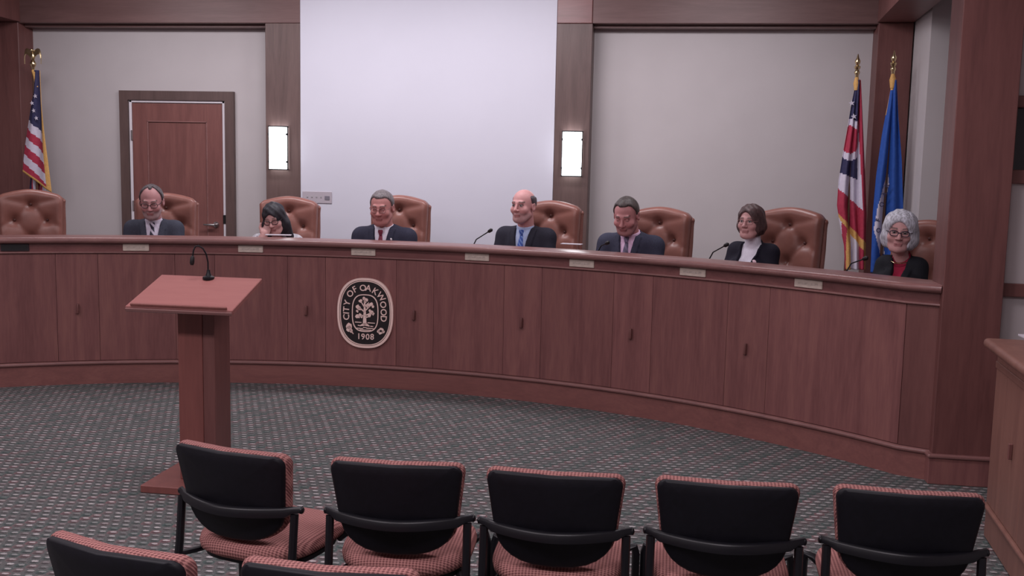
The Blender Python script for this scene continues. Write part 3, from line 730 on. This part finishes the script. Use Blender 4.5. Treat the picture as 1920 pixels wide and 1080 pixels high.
def make_person(spec):
    g = spec.get; hw = at_r(g('px'), g('py'), RD+g('rad', .74)); a = math.atan2(hw[0]-CX, hw[1]-CY); lean = g('lean', .06); hs = g('hs', 1.08); bs = g('bs', 1.04); fem = g('fem', False)
    by = g('byaw', 0.)
    root = (hw[0]+lean*math.sin(a), hw[1]+lean*math.cos(a), PLAT)
    rz = -a+by; cr, sr = math.cos(-rz), math.sin(-rz); dx, dy = hw[0]-root[0], hw[1]-root[1]
    Hc = np.array([dx*cr-dy*sr, dx*sr+dy*cr, hw[2]-PLAT]); R = rotm(g('yaw', 0.), g('pitch', .1), g('roll', 0.))
    Nk = np.array([Hc[0]*.6+g('nx', 0.), Hc[1]+g('ny', .065)*hs, Hc[2]-g('nz', .165)*hs])
    sw = g('sw', .175)*bs; S = {s: Nk+np.array([s*sw, .012, -.062*bs+g('shr', 0.)*s]) for s in (-1, 1)}
    hip = np.array([0, .02, .56]); ch = Nk+(hip-Nk)*.36; be = Nk+(hip-Nk)*.68
    el = {s: S[s]+np.array([s*.045, -.08, -.25*bs]) for s in (-1, 1)}
    wr = {s: np.array([s*.11, S[s][1]-.33, .785]) for s in (-1, 1)}
    hand_up = g('hand_up', 0)
    if hand_up:
        s = hand_up; el[s] = np.array([s*.17, Hc[1]-.06, .80]); wr[s] = Hc+np.array([s*.062, -.095, -.125])
    tw = g('tw', 1.)
    def torso(P):
        d = ell(P, ch, (.165*bs*tw, .112*bs*tw, .175*bs)); d = smin(d, ell(P, be, (.160*bs*tw, .118*bs*tw, .17)), .06); d = smin(d, ell(P, hip, (.175*bs, .13*bs, .11)), .06)
        for s in (-1, 1):
            d = smin(d, cap(P, Nk+np.array([s*.03, .02, -.03]), S[s], .045*bs, .052*bs), .05)
            if fem: d = smin(d, ell(P, ch+np.array([s*.065, -.085, .0]), (.065, .055, .062)), .03)
        return d
    def arms(P):
        d = None
        for s in (-1, 1):
            e = smin(cap(P, S[s], el[s], .056*bs, .045*bs), cap(P, el[s], wr[s], .044*bs, .030*bs), .03); d = e if d is None else np.minimum(d, e)
        return d
    def legs(P, o=0.):
        d = None
        for s in (-1, 1):
            k = np.array([s*.11, -.40, .50]); f = np.array([s*.11, -.36, .09]); e = smin(cap(P, hip+np.array([s*.09, 0, -.03]), k, .082, .062), cap(P, k, f, .058, .04), .03)
            e = smin(e, cap(P, f+np.array([0, .03, -.045]), f+np.array([0, -.15, -.05]), .038, .032), .03); d = e if d is None else np.minimum(d, e)
        return d-o
    # --- body
    fx = np.arange(Hc[0]-.13*hs, Hc[0]+.13*hs, .0042); fy = np.arange(Hc[1]-.145*hs, Hc[1]+.15*hs, .0042); fz = np.arange(Hc[2]-.16*hs, Hc[2]+.16*hs, .0042)
    xs = np.r_[np.arange(-.36, fx[0]-.006, .018), fx, np.arange(fx[-1]+.009, .36, .018)]; ys = np.r_[np.arange(-.62, fy[0]-.006, .018), fy, np.arange(fy[-1]+.009, .26, .018)]
    zs = np.r_[np.arange(-.02, fz[0]-.006, .018), fz, np.arange(fz[-1]+.009, fz[-1]+.04, .018)]
    P = grid(xs, ys, zs); d = smin(torso(P), arms(P), .03); d = np.minimum(d, legs(P))
    nb = Hc+R@np.array([0, .028, -.055])*hs; d = smin(d, cap(P, nb, Nk+np.array([0, .015, -.02]), (.050 if fem else .058)*hs, (.058 if fem else .066)*bs), .03)
    h = hframe(P, Hc, R, hs); hd = head_sdf(h, fem, g('fat', 0.))*hs; d = smin(d, hd, .018)
    V, Q = nets(full(d, P), xs, ys, zs)
    hv = ((V-Hc)@R)/hs; x, y, z = hv.T; C = np.tile(np.array(lin(*g('skin', (182, 130, 124)))[:3]), (len(V), 1))
    def paint(mask, col, f=1.): C[mask] = C[mask]*(1-f)+np.array(lin(*col)[:3])*f
    hdm = np.abs(x) < .1
    red = np.exp(-(((np.abs(x)-.04)/.025)**2+((z+.02)/.025)**2))*(y < -.03); C[:] = C*(1-.15*red[:, None])+np.array(lin(190, 108, 106)[:3])*.15*red[:, None]
    if g('beard'):
        bc, bf = g('beard'); m = (y < -.015) & (z < -.045) & (z > -.14) & ~((np.abs(x) < .018) & (np.abs(z+.061) < .008)); m |= (np.abs(x) < .03) & (z < -.038) & (z > -.052) & (y < -.07); paint(m, bc, bf)
    m = (y < -.076) & (np.abs(x) < .024) & (z < -.050) & (z > -.073); paint(m, g('lip', (150, 88, 88)), .5)
    m = (y < -.078) & (np.abs(x) < .024) & (np.abs(z+.0608) < .0024); paint(m, (84, 44, 46), .55)
    for s in (-1, 1):
        ex = np.hypot((x-s*.031)/1.15, z-.010); paint((ex < .0105) & (y < -.070), (182, 168, 168)); paint((ex < .0062) & (y < -.070), (52, 40, 40)); paint((np.abs(ex-.0112) < .0022) & (z > .008) & (y < -.06), (92, 60, 58), .8)
        bz = .0315+.004*np.cos((x-s*.034)*60); paint((np.abs(x-s*.034) < .021) & (np.abs(z-bz) < .0048) & (y < -.06), g('brow', (92, 74, 70)), .8)
    if g('gaze_down'):
        for s in (-1, 1): ex = np.hypot((x-s*.031)/1.15, z-.010); paint((ex < .0105) & (z > .004) & (y < -.070), g('skin', (182, 130, 124)), .9)
    cols = [C]; Vs = [V]; Qs = [Q]; off = len(V)
    hv0, hq0 = HAND
    for s in (-1, 1):
        if hand_up == s: Rh = np.array(Matrix.Rotation(-.35*s, 3, 'Y') @ Matrix.Rotation(1.2, 3, 'X')); Rh = Rh @ np.array(Matrix.Rotation(PI*.9, 3, 'Y'))
        else:
            dv = wr[s]-el[s]; Rh = np.array(Matrix.Rotation(PI+.25*s, 3, 'Z'))
        vv = hv0*np.array([(1 if (s > 0) else -1)*(1), 1, 1])
        q = hq0 if s > 0 else hq0[:, ::-1]
        vv = vv*(.92 if fem else 1.0)@Rh.T+wr[s]
        Vs.append(vv); Qs.append(q+off); off += len(vv); cols.append(np.tile(np.array(lin(*g('skin', (182, 130, 124)))[:3]), (len(vv), 1)))
    V = np.concatenate(Vs); Q = np.concatenate(Qs); C = np.concatenate(cols)
    body = mesh_from('person', V, Q, MT['skin'], None, True); body.location = root; body.rotation_euler = (0, 0, rz)
    ca = body.data.color_attributes.new('Col', 'FLOAT_COLOR', 'POINT'); ca.data.foreach_set('color', np.c_[C, np.ones(len(C))].astype(np.float32).ravel())
    tag(body, g('label'), 'person', 'people seated at the dais')
    # --- garments
    wv = lambda z: g('vw', .060)+g('vs', .17)*(z-Nk[2])
    xs = np.arange(-.36, .36, .0085); ys = np.arange(min(-.62, wr[1][1]-.08), .24, .0085); zs = np.arange(.40, Nk[2]+.10, .0085); P = grid(xs, ys, zs)
    T, A = torso(P), arms(P); J = smin(T, A, .035)-.016; ax = np.abs(P[0]-Nk[0]*.5)
    yc = Nk[1]-.005; wz = wv(P[2])
    axis = cap(P, Nk+np.array([0, .012, -.03]), Nk+np.array([0, -.03, .14]), .070*bs, .075*bs)
    J = np.maximum(J, -axis); hcut = .0
    for s in (-1, 1): J = np.maximum(J, -cap(P, wr[s], wr[s]+(wr[s]-el[s])*.5, .06))
    J = np.maximum(J, .46-P[2])
    if g('top', 'suit') in ('suit', 'blazer'):
        V_ = np.maximum(np.maximum(ax-wz, P[1]-yc), -(wz)-.0); J = np.maximum(J, -V_)
        lap = np.maximum.reduce([np.broadcast_arrays(T-.027, ax-(wz+g('lapw', .05)), (wz+.002)-ax, P[1]-yc+.0, P[2]-(Nk[2]+.01), (Nk[2]-.42)-P[2])[i] for i in range(6)]); J = np.minimum(J, np.maximum(lap, -axis))
        # back collar
        colr = np.maximum.reduce(np.broadcast_arrays(cap(P, Nk+np.array([0, .02, -.035]), Nk+np.array([0, -.005, .03]), .086*bs, .078*bs), -axis, P[2]-(Nk[2]+.028)-.6*(P[1]-Nk[1]-.02), -(ax-wz) if False else (wz-ax)*np.where(P[1] < yc, 1, -99))); J = np.minimum(J, colr)
    V, Q = nets(full(J, P), xs, ys, zs)
    mesh_from('jacket' if g('top', 'suit') != 'blouse' else 'blouse', V, Q, cloth(g('jacket'), .8, .10, g('jscale', 220)), body, True)
    def front(x, z):
        yy = np.linspace(-.40, .1, 260); f = torso((np.full(260, x), yy, np.full(260, z))); k = np.argmax(f < 0); return yy[k]
    if g('top', 'suit') in ('suit', 'blazer'):
        xs = np.arange(-.12, .12, .006); ys = np.arange(Nk[1]-.30, Nk[1]+.12, .006); zs = np.arange(Nk[2]-.34, Nk[2]+.10, .006); P = grid(xs, ys, zs)
        Sd = np.maximum.reduce(np.broadcast_arrays(torso(P)-.009, np.abs(P[0]-Nk[0]*.5)-.10, P[1]-Nk[1]-.02))
        hi = g('collar_h', .040); cl = np.maximum.reduce(np.broadcast_arrays(cap(P, Nk+np.array([0, .012, -.06]), Nk+np.array([0, -.028, .12]), .072*bs, .066*bs), P[2]-(Nk[2]+hi)-.35*(P[1]-Nk[1]), (Nk[2]-.05)-P[2]))
        if g('open_collar'): cl = np.maximum(cl, -np.maximum(np.maximum(np.abs(P[0]-Nk[0]*.5)-(.018+.5*(P[2]-(Nk[2]-.05))), P[1]-Nk[1]), (Nk[2]-.06)-P[2]))
        Sd = smin(Sd, cl, .008)
        if not g('plain_collar'):
            for s in (-1, 1):
                zt, zb = Nk[2]+.012, Nk[2]-.055
                Sd = np.minimum(Sd, cap(P, (s*.022+Nk[0]*.5, front(.02, zt)-.012, zt), (s*.045+Nk[0]*.5, front(.045, zb)-.010, zb), .014, .006))
        V, Q = nets(full(Sd, P), xs, ys, zs); mesh_from('shirt', V, Q, cloth(g('shirt'), .8, .04), body, True)
    if g('tie'):
        zk = Nk[2]-.012; rings = []
        for zz, w in ((zk+.012, .017), (zk, .021), (zk-.018, .016), (zk-.032, .012), (zk-.036, .0135), (zk-.10, .022), (zk-.20, .030), (zk-.30, .036)):
            yf = min(front(0, zz), front(0, zk-.03) if zz > zk-.03 else 9)-.020-(.010 if zz > zk-.033 else 0); x0 = Nk[0]*.5
            rings.append([(x0-w, yf+.006, zz), (x0-w*.5, yf-.004, zz), (x0+w*.5, yf-.004, zz), (x0+w, yf+.006, zz), (x0+w*.5, yf+.010, zz), (x0-w*.5, yf+.010, zz)])
        c1, c2 = g('tie'); m = mat('tie_cloth', lin(*c1), .6)
        tc = N(m, 'ShaderNodeTexCoord'); mp = N(m, 'ShaderNodeMapping'); mp.inputs['Rotation'].default_value = (0, .7, 0); L(m, tc.outputs['Object'], mp.inputs[0])
        wvn = N(m, 'ShaderNodeTexWave'); wvn.inputs['Scale'].default_value = g('tie_sc', 9); L(m, mp.outputs[0], wvn.inputs['Vector']); rp = ramp(m, [(.55, lin(*c1)), (.75, lin(*c2))]); L(m, wvn.outputs['Fac'], rp.inputs[0]); L(m, rp.outputs[0], bsdf(m).inputs['Base Color'])
        MB().quadring(rings).obj('tie', m, body, True, 50)
    if g('pin'):
        px_, pz, pr, pc = g('pin'); zz = Nk[2]+pz; MB().sphere((px_+Nk[0]*.5, front(px_, zz)-.030, zz), (pr, .005, pr), 10).obj('lapel_pin', mat('pin', lin(*pc), .3), body, True)
    xs = np.arange(-.27, .27, .016); ys = np.arange(-.60, .2, .016); zs = np.arange(.05, .70, .016); P = grid(xs, ys, zs)
    tr = np.maximum.reduce(np.broadcast_arrays(np.minimum(legs(P, .012), np.maximum(torso(P)-.012, P[2]-.60)), .11-P[2])); V, Q = nets(full(tr, P), xs, ys, zs); mesh_from('trousers', V, Q, cloth(g('pants', (40, 40, 48))), body, True)
    for s in (-1, 1):
        b = MB(); b.sphere((s*.11, -.44, .040), (.046, .135, .040), 12); b.obj('shoe', MT['black'], body, True)
    # --- hair
    st = g('hair')
    if st:
        e = .0045; rr = .20 if st in ('long',) else .165
        xs = np.arange(Hc[0]-.17, Hc[0]+.17, e); ys = np.arange(Hc[1]-.17, Hc[1]+.19, e); zs = np.arange(Hc[2]-(.30 if st == 'long' else .19), Hc[2]+.18, e); P = grid(xs, ys, zs); h = hframe(P, Hc, R, hs); hx, hy, hz = h
        crn = ell(h, (0, .014, .035), (.077, .095, .085)); ns = .004*np.sin(hx*95+hz*40)*np.sin(hy*80+hz*30)
        if st in ('short', 'balding', 'receding'):
            phi = np.degrees(np.arctan2(np.abs(hx), -(hy-.014))); f0 = g('hl', .078)
            if st == 'short': zl = np.interp(phi, [0, 16, 34, 50, 66, 78, 96, 112, 140, 180], [f0, f0, f0+.003, f0-.006, .036, -.022, -.012, -.030, -.058, -.064])
            elif st == 'receding': zl = np.interp(phi, [0, 14, 34, 52, 66, 78, 96, 112, 140, 180], [f0, f0+.003, f0+.010, f0-.004, .045, -.024, -.012, -.030, -.058, -.064])
            else: zl = np.interp(phi, [0, 50, 62, 72, 82, 96, 112, 140, 180], [.3, .3, .080, .02, -.018, -.012, -.030, -.058, -.064])
            mk = hz-zl
            if st == 'balding': mk = np.minimum(mk, (.094-.35*np.maximum(0, -(hy-.0)))-hz)
            q = np.clip(mk/.034, 0, 1); q = q*q*(3-2*q); d = crn-(-.010+(.010+g('ht', .0095))*q)+ns*.35*q
            d = np.maximum(d, -.066-hz)
        elif st == 'bob':
            d = smin(ell(h, (0, .018, .040), (.093, .108, .095)), ell(h, (0, .030, -.025), (.108, .095, .088)), .03)+ns
            d = smax(d, -ell(h, (g('part', -.012), -.122, -.032), (.071, .107, .120)), .014); d = smax(d, -.102-hz, .015); d = np.maximum(d, -ell(h, (0, -.10, -.15), (.07, .10, .10)))
        elif st == 'wavy':
            ns = .004*np.sin(hx*38+hz*40)*np.sin(hz*46+hy*24)+.0015*np.sin(hx*150+hz*70)
            d = smin(ell(h, (.004, .018, .045), (.102, .114, .096)), ell(h, (.008, .026, -.040), (.114, .102, .088)), .04)+ns
            d = smax(d, -ell(h, (g('part', -.008), -.126, -.040), (.076, .112, .128)), .014); d = smax(d, -.108-hz, .02); d = np.maximum(d, -ell(h, (0, -.10, -.16), (.085, .11, .11)))
        elif st == 'long':
            d = smin(ell(h, (0, .016, .040), (.090, .106, .095)), ell(h, (.0, .035, -.05), (.104, .085, .11)), .03)+ns
            for s in (-1, 1): d = smin(d, cap(h, (s*.080, .02, -.05), (s*.095, .03, -.20), .035, .028), .03)
            d = smax(d, -ell(h, (-.006, -.122, -.045), (.062, .105, .118)), .012); d = np.maximum(d, -ell(h, (0, -.10, -.16), (.065, .12, .12)))
        V, Q = nets(full(d*hs, P), xs, ys, zs); mesh_from('hair', V, Q, hairmat(g('hcol')), body, True)
    # --- glasses
    if g('glasses'):
        gc, gr = g('glasses'); b = MB(); tw_ = lambda p: tuple(Hc+R@(np.array(p)*hs))
        for s in (-1, 1):
            pts = []
            for k in range(17):
                t_ = 2*PI*k/16; cxx = math.copysign(abs(math.cos(t_))**.7, math.cos(t_)); czz = math.copysign(abs(math.sin(t_))**.7, math.sin(t_)); xx = s*.032+.0235*cxx
                pts.append(tw_((xx, -.1015+.35*xx*xx*9, .006+.016*czz)))
            b.tube(pts, gr, 6); b.tube([tw_((s*.055, -.093, .010)), tw_((s*.074, -.06, .012)), tw_((s*.076, (-.045 if fem else .0), .012))], gr, 6)
        b.tube([tw_((-.009, -.104, .009)), tw_((0, -.1065, .012)), tw_((.009, -.104, .009))], gr, 6); b.obj('glasses', mat('glasses_frame', lin(*gc), .3), body, True)
    if g('necklace'):
        pts = [tuple(Nk+np.array([.062*math.cos(t_), -.012+.066*math.sin(t_)*1.0, -.004+.020*math.sin(t_)])) for t_ in np.linspace(0, 2*PI, 24)]
        MB().tube(pts, .0035, 6).obj('necklace', MT['brass'], body, True)
    return body
people = [
 dict(px=284, py=379, rad=.72, lean=.12, hs=1.10, bs=.94, hl=.090, pitch=.30, yaw=0., ny=.085, nz=.150, hair='receding', hcol=(88, 80, 82), beard=((150, 138, 138), .6), glasses=((50, 38, 40), .0026), jacket=(62, 64, 76), shirt=(206, 198, 214), tie=((40, 36, 58), (196, 188, 204)), tie_sc=8, skin=(182, 132, 132), gaze_down=True,
      label='person with grey beard and glasses in dark grey suit, seated before the door'),
 dict(px=514, py=411, rad=.66, lean=.22, hs=1.02, bs=.9, sw=.165, fem=True, pitch=.30, yaw=-.05, roll=-.12, ny=.10, nz=.14, top='blouse', hair='long', hcol=(44, 42, 48), glasses=((34, 28, 34), .0028), jacket=(176, 172, 178), jscale=40, hand_up=-1, skin=(197, 150, 146), gaze_down=True,
      label='person with long dark hair and glasses, chin resting on one hand'),
 dict(px=716, py=390, rad=.74, lean=.08, hs=1.13, bs=1.10, fat=.004, pitch=.22, yaw=-.02, hair='short', hcol=(112, 104, 106), hl=.066, glasses=((120, 84, 84), .0018), jacket=(48, 48, 64), shirt=(222, 216, 228), tie=((116, 34, 58), (128, 42, 66)), pin=(.088, -.075, .011, (226, 220, 224)), skin=(186, 128, 124), gaze_down=True, nz=.155,
      label='person with grey hair in navy suit and dark red tie before the white screen'),
 dict(px=981, py=387, rad=.76, lean=.04, hs=1.10, bs=1.0, pitch=.02, yaw=-.20, hair='balding', hcol=(80, 72, 78), beard=((150, 132, 132), .45), jacket=(42, 41, 52), shirt=(176, 190, 222), tie=((54, 84, 166), (110, 140, 200)), tie_sc=14, skin=(207, 152, 150),
      label='bald person in dark suit and blue tie, looking to the left'),
 dict(px=1174, py=405, rad=.72, lean=.18, hs=1.12, bs=1.08, fat=.004, pitch=.42, yaw=.08, ny=.09, nz=.140, hair='short', hcol=(78, 70, 68), hl=.073, beard=((140, 112, 112), .4), jacket=(58, 59, 76), shirt=(224, 190, 218), tie=((92, 84, 108), (120, 108, 136)), skin=(190, 132, 132), gaze_down=True,
      label='person with short brown hair looking down in grey-blue suit and pink shirt'),
 dict(px=1407, py=417, rad=.76, lean=.04, hs=.98, bs=.82, sw=.155, fem=True, pitch=.0, yaw=.02, top='blazer', hair='bob', hcol=(84, 64, 64), jacket=(32, 30, 42), shirt=(222, 218, 230), plain_collar=True, collar_h=.075, lapw=.02, vw=.066, pin=(.075, -.11, .018, (238, 206, 216)), glasses=((150, 110, 108), .0014), skin=(201, 152, 150),
      label='person with short brown bob in black blazer and white turtleneck'),
 dict(px=1686, py=436, rad=.76, lean=.08, hs=1.04, bs=.80, sw=.125, tw=.86, fem=True, pitch=.08, yaw=.30, byaw=.20, roll=.06, top='blazer', hair='wavy', hcol=(196, 196, 206), jacket=(30, 31, 37), shirt=(150, 34, 62), open_collar=True, plain_collar=True, vw=.045, necklace=True, glasses=((56, 44, 60), .0030), skin=(203, 154, 152), lip=(168, 92, 98),
      label='person with wavy white hair and glasses in black jacket and red shirt'),
]
for sp in people: make_person(sp)

# ------------------------------------------------------------------ microphones on the dais, papers
def mic(tip, start, label, base_z=.885, base_r=RD+.36):
    p0 = at_r(start[0], start[1], base_r); p1 = at_r(tip[0], tip[1], base_r-.05)
    t = thing('gooseneck_microphone', (p0[0]-.06, p0[1]+.02, base_z), 0, label, 'microphone', 'gooseneck microphones on the dais'); l0 = Vector(t.location)
    b = MB(); b.lathe([(.045, 0), (.045, .012), (.02, .025), (.012, .04)], n=16); b.obj('base', MT['steel_black'], t, True)
    P0, P1 = Vector(p0)-l0, Vector(p1)-l0
    b = MB(); b.tube([(0, 0, .03), P0*.5+Vector((-.03, 0, 0)), P0, P0+(P1-P0)*.75], .0045, 8); b.obj('gooseneck', MT['steel_black'], t, True)
    dv = (P1-P0).normalized(); b = MB(); b.tube([P1-dv*.045, P1-dv*.035, P1-dv*.01, P1], [.007, .013, .014, .006], 10); b.obj('capsule', MT['black'], t, True)
mic((923, 430), (893, 449), 'black gooseneck microphone on the dais left of the bald man')
mic((1142, 454), (1127, 461), 'black gooseneck microphone tip left of the man in the pink shirt')
mic((1366, 457), (1337, 473), 'black gooseneck microphone left of the woman in white turtleneck')
mic((1627, 483), (1596, 494), 'black gooseneck microphone left of the white-haired woman')
def paper(px, py, a_off, label, w=.16, d=.10):
    p = at_z(px, py, 1.103); t = MB().box((0, 0, .003), (w, d, .006), .001, 1).obj('paper_stack', MT['paper']); t.location = (p[0], p[1], 1.102)
    t.rotation_euler = (0, 0, -math.atan2(p[0]-CX, p[1]-CY)+a_off); tag(t, label, 'paper')
paper(522, 441, .05, 'white papers on the dais counter in front of the woman leaning on her hand', .20, .07)
paper(1072, 458, .1, 'white papers on the dais counter right of the bald man', .16, .07)

# ------------------------------------------------------------------ lectern
YL = 4.80; XL = -2.36
T = thing('lectern', (XL, YL+.22, 0), 0, 'reddish wood lectern with slanted top on a square column and flat base', 'lectern')
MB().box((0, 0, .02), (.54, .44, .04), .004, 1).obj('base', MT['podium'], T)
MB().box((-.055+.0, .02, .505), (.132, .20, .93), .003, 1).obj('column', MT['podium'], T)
MB().box((.043, .02, .505), (.064, .19, .93), .003, 1).obj('column_shaded_side', MT['pillar'], T)  # darker strip paints in the shade on the column's right side
tilt = math.atan2(.115, .37)
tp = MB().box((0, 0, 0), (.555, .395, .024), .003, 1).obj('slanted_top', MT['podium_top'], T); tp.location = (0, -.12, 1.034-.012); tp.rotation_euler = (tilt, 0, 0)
MB().box((0, -.192, .020), (.50, .012, .016), .003, 1).obj('book_stop', MT['podium'], tp)
MB().box((0, -.2, -.004), (.555, .012, .02), .004, 1).obj('front_edge', MT['counter'], tp)
b = MB(); b.box((-.02, -.12, .955), (.20, .19, .03), .004, 1); b.obj('bracket', MT['podium'], T)
pm = at_z(391, 522, 1.085)
mt = thing('gooseneck_microphone', (pm[0], pm[1]+.0, 1.085), 0, 'black gooseneck microphone curving over the lectern top', 'microphone')
b = MB(); b.lathe([(.030, -.004), (.030, .008), (.016, .014), (.010, .03), (.008, .045)], n=18); b.obj('base', MT['steel_black'], mt, True)
b = MB(); b.tube([(-.002, 0, .04), (-.002, 0, .085), (-.008, -.005, .125), (-.022, -.012, .155), (-.042, -.02, .170), (-.058, -.026, .166), (-.066, -.03, .145), (-.070, -.032, .115)], .0042, 8); b.obj('gooseneck', MT['steel_black'], mt, True)
b = MB(); b.tube([(-.070, -.032, .118), (-.071, -.033, .108), (-.073, -.034, .082), (-.074, -.035, .070)], [.006, .011, .012, .008], 10); b.obj('capsule', MT['black'], mt, True)

# ------------------------------------------------------------------ side desk at right
DK = thing('side_desk', (1.49, 5.05, 0), math.radians(-4), 'light brown wood desk with counter at the right edge of the room', 'desk')
LEN = 1.75
MB().box((.43, -LEN/2, .08), (.80, LEN, .146), .003, 1).obj('base_board', MT['desk'], DK)
MB().box((.43, -LEN/2, .158), (.83, LEN+.03, .022), .009, 3).obj('bead_moulding', MT['desk'], DK, True)
for k, (y0, y1) in enumerate(((0, .22), (.22, .56), (.56, .78), (.78, 1.12), (1.12, 1.34), (1.34, 1.72))):
    o = MB().box((.045, -(y0+y1)/2, .495), (.03, y1-y0-.004, .645), .002, 1).obj('front_panel', MT['desk'], DK)
    if k in (1, 3): MB().box((.022, -(y0+y1)/2, .52), (.018, .014, .07), .003, 1).obj('pull_handle', MT['pillar'], o)
MB().box((.45, -.02, .495), (.78, .03, .645), .002, 1).obj('end_panel', MT['desk'], DK)
MB().box((.44, -LEN/2+.003, .832), (.83, LEN+.006, .034), .004, 2).obj('fascia_rail', MT['desk'], DK)
MB().box((.44, -LEN/2, .877), (.82, LEN, .06), .002, 1).obj('fascia', MT['desk'], DK)
MB().box((.43, -LEN/2, .926), (.92, LEN+.08, .046), .02, 4).obj('counter_top', MT['desk'], DK, True)
pp = at_z(1919, 634, .95); o = MB().box((0, 0, .004), (.12, .16, .008), .001, 1).obj('paper_stack', MT['paper']); o.location = (pp[0]+.06, pp[1], .949); tag(o, 'small stack of white paper lying on the side desk at right edge', 'paper')

# ------------------------------------------------------------------ audience chairs
def stack_chair(loc, rz, label, group):
    t = thing('stacking_chair', loc, rz, label, 'chair', group)     # faces +Y, camera sees the back
    ZT = .795
    def outline(n_side=10):
        pts = []; hw = .208
        def w(z): return hw-.020*max(0, min(1, (ZT-.03-z)/.16))
        pts += [(-hw+.03, ZT), (0, ZT+.004), (hw-.03, ZT)]
        pts += [(hw-.03+.03*math.sin(q), ZT-.03+.03*math.cos(q)) for q in np.linspace(.3, PI/2, 4)]
        for z in np.linspace(ZT-.06, ZT-.17, 4): pts.append((w(z), z))
        for q in np.linspace(0, PI, 15)[1:-1]: pts.append((.188*math.copysign(abs(math.cos(q))**.72, math.cos(q)), ZT-.175-.130*math.sin(q)**.9))
        for z in np.linspace(ZT-.17, ZT-.06, 4): pts.append((-w(z), z))
        pts += [(-hw+.03-.03*math.sin(q), ZT-.03+.03*math.cos(q)) for q in np.linspace(PI/2, .3, 4)]
        return pts
    ol = outline(); cz = ZT-.15
    def bend(x, z, y): return (x, y+.10*(1-(x/.21)**2)*(-.42)+.042-.22*(z-ZT), z)
    def shell(name, y0, y1, k, m):
        b = MB(); rings = []
        def sc(f, y): return [bend(x*f, cz+(z-cz)*f, y) for x, z in ol]
        if name == 'back_shell':
            rings = [sc(.02, y0), sc(.4, y0), sc(.75, y0), sc(.95, y0), sc(.985, y0+.004), sc(.99, y1), sc(.6, y1), sc(.02, y1)]
        else:
            rings = [sc(.02, y0), sc(.6, y0), sc(.97, y0), sc(1.008, y0+.005), sc(1.022, y0+.018), sc(1.01, y1-.012), sc(.95, y1), sc(.6, y1+.006), sc(.02, y1+.008)]
        b.quadring(rings); return b.obj(name, m, t, True, 60)
    shell('back_shell', -.012, .008, 1, MT['plastic'])
    cu_ = shell('back_cushion', .004, .052, 1, MT['fabric'])
    # bottom of the cushion stops above the shell tip
    b = MB(); SW = .215; rings = []
    for f, z in ((.5, .412), (.90, .416), (.985, .430), (1.0, .448), (.975, .466), (.90, .477), (.75, .481), (.02, .483)):
        r_ = []
        for q in np.linspace(0, 2*PI, 49)[:-1]:
            e = .5 if math.sin(q) > 0 else .82
            cxx = math.copysign(abs(math.cos(q))**(.5 if math.sin(q) > 0 else .62), math.cos(q)); cyy = math.copysign(abs(math.sin(q))**e, math.sin(q))
            r_.append((SW*cxx*f, .270+.215*cyy*f, z-.010*max(0, cyy*f-.6)))
        rings.append(r_)
    b.quadring(rings); b.obj('seat', MT['fabric'], t, True, 70)
    b = MB(); rings = []
    for f, z in ((.75, .396), (.93, .402), (.94, .418), (.5, .420)):
        rings.append([(SW*math.copysign(abs(math.cos(q))**.6, math.cos(q))*f, .275+.205*math.copysign(abs(math.sin(q))**.75, math.sin(q))*f, z) for q in np.linspace(0, 2*PI, 33)[:-1]])
    b.quadring(rings); b.obj('seat_pan', MT['plastic'], t, True, 60)
    # curved flat band behind the backrest, carried by the rear legs
    bp = [(x, .000+.090*(abs(x)/.228)**1.8) for x in np.linspace(-.236, .236, 23)]; rings = []
    for i, (x, y) in enumerate(bp):
        zb = .588 if 1 < i < 21 else .600
        rings.append([(x, y-.010, zb+.004), (x, y-.010, .617), (x, y-.004, .623), (x, y+.008, .623), (x, y+.010, .617), (x, y+.010, zb+.004), (x, y+.004, zb)])
    b = MB(); b.quadring(rings); b.sphere((bp[0][0], bp[0][1], .611), (.008, .013, .012), 8); b.sphere((bp[-1][0], bp[-1][1], .611), (.008, .013, .012), 8); b.obj('back_bar', MT['steel_black'], t, True, 50)
    for s in (-1, 1):
        b = MB(); b.tube([(s*.219, .082, .600), (s*.219, .066, .45), (s*.221, -.01, .004)], .0135, 8); b.obj('leg', MT['steel_black'], t, True)
        b = MB(); b.tube([(s*.18, .41, .405), (s*.215, .415, .437), (s*.236, .422, .442), (s*.242, .426, .415), (s*.243, .44, .004)], .0135, 8); b.obj('leg', MT['steel_black'], t, True)
        b = MB(); b.tube([(s*.219, .056, .408), (s*.19, .12, .406), (s*.17, .24, .402)], .010, 8); b.obj('seat_support', MT['steel_black'], t, True)
    return t
row = [((413, 848), -.23, 'dark-backed stacking chair with pink seat in front of the lectern, leftmost of front row'), ((737, 874), .05, 'dark-backed stacking chair, second from left in front row'), ((1037, 894), .0, 'dark-backed stacking chair in the middle of the front row of five'),
       ((1366, 912), .0, 'dark-backed stacking chair, second from right in front row'), ((1713, 930), -.02, 'dark-backed stacking chair nearest the side desk, rightmost of front row')]
for (px, py), rz, lb in row:
    p = at_z(px, py-3, .80); stack_chair((p[0], p[1]+.0, 0), rz, lb, 'front row stacking chairs')
for (px, py), rz, lb in (((186, 1038), -.24, 'near stacking chair cut off by the bottom left corner, only its back visible'), ((600, 1078), .0, 'near stacking chair at the bottom edge, only its pink top edge visible')):
    p = at_z(px, py-6, .80); stack_chair((p[0], p[1], 0), rz, lb, 'nearest row stacking chairs')
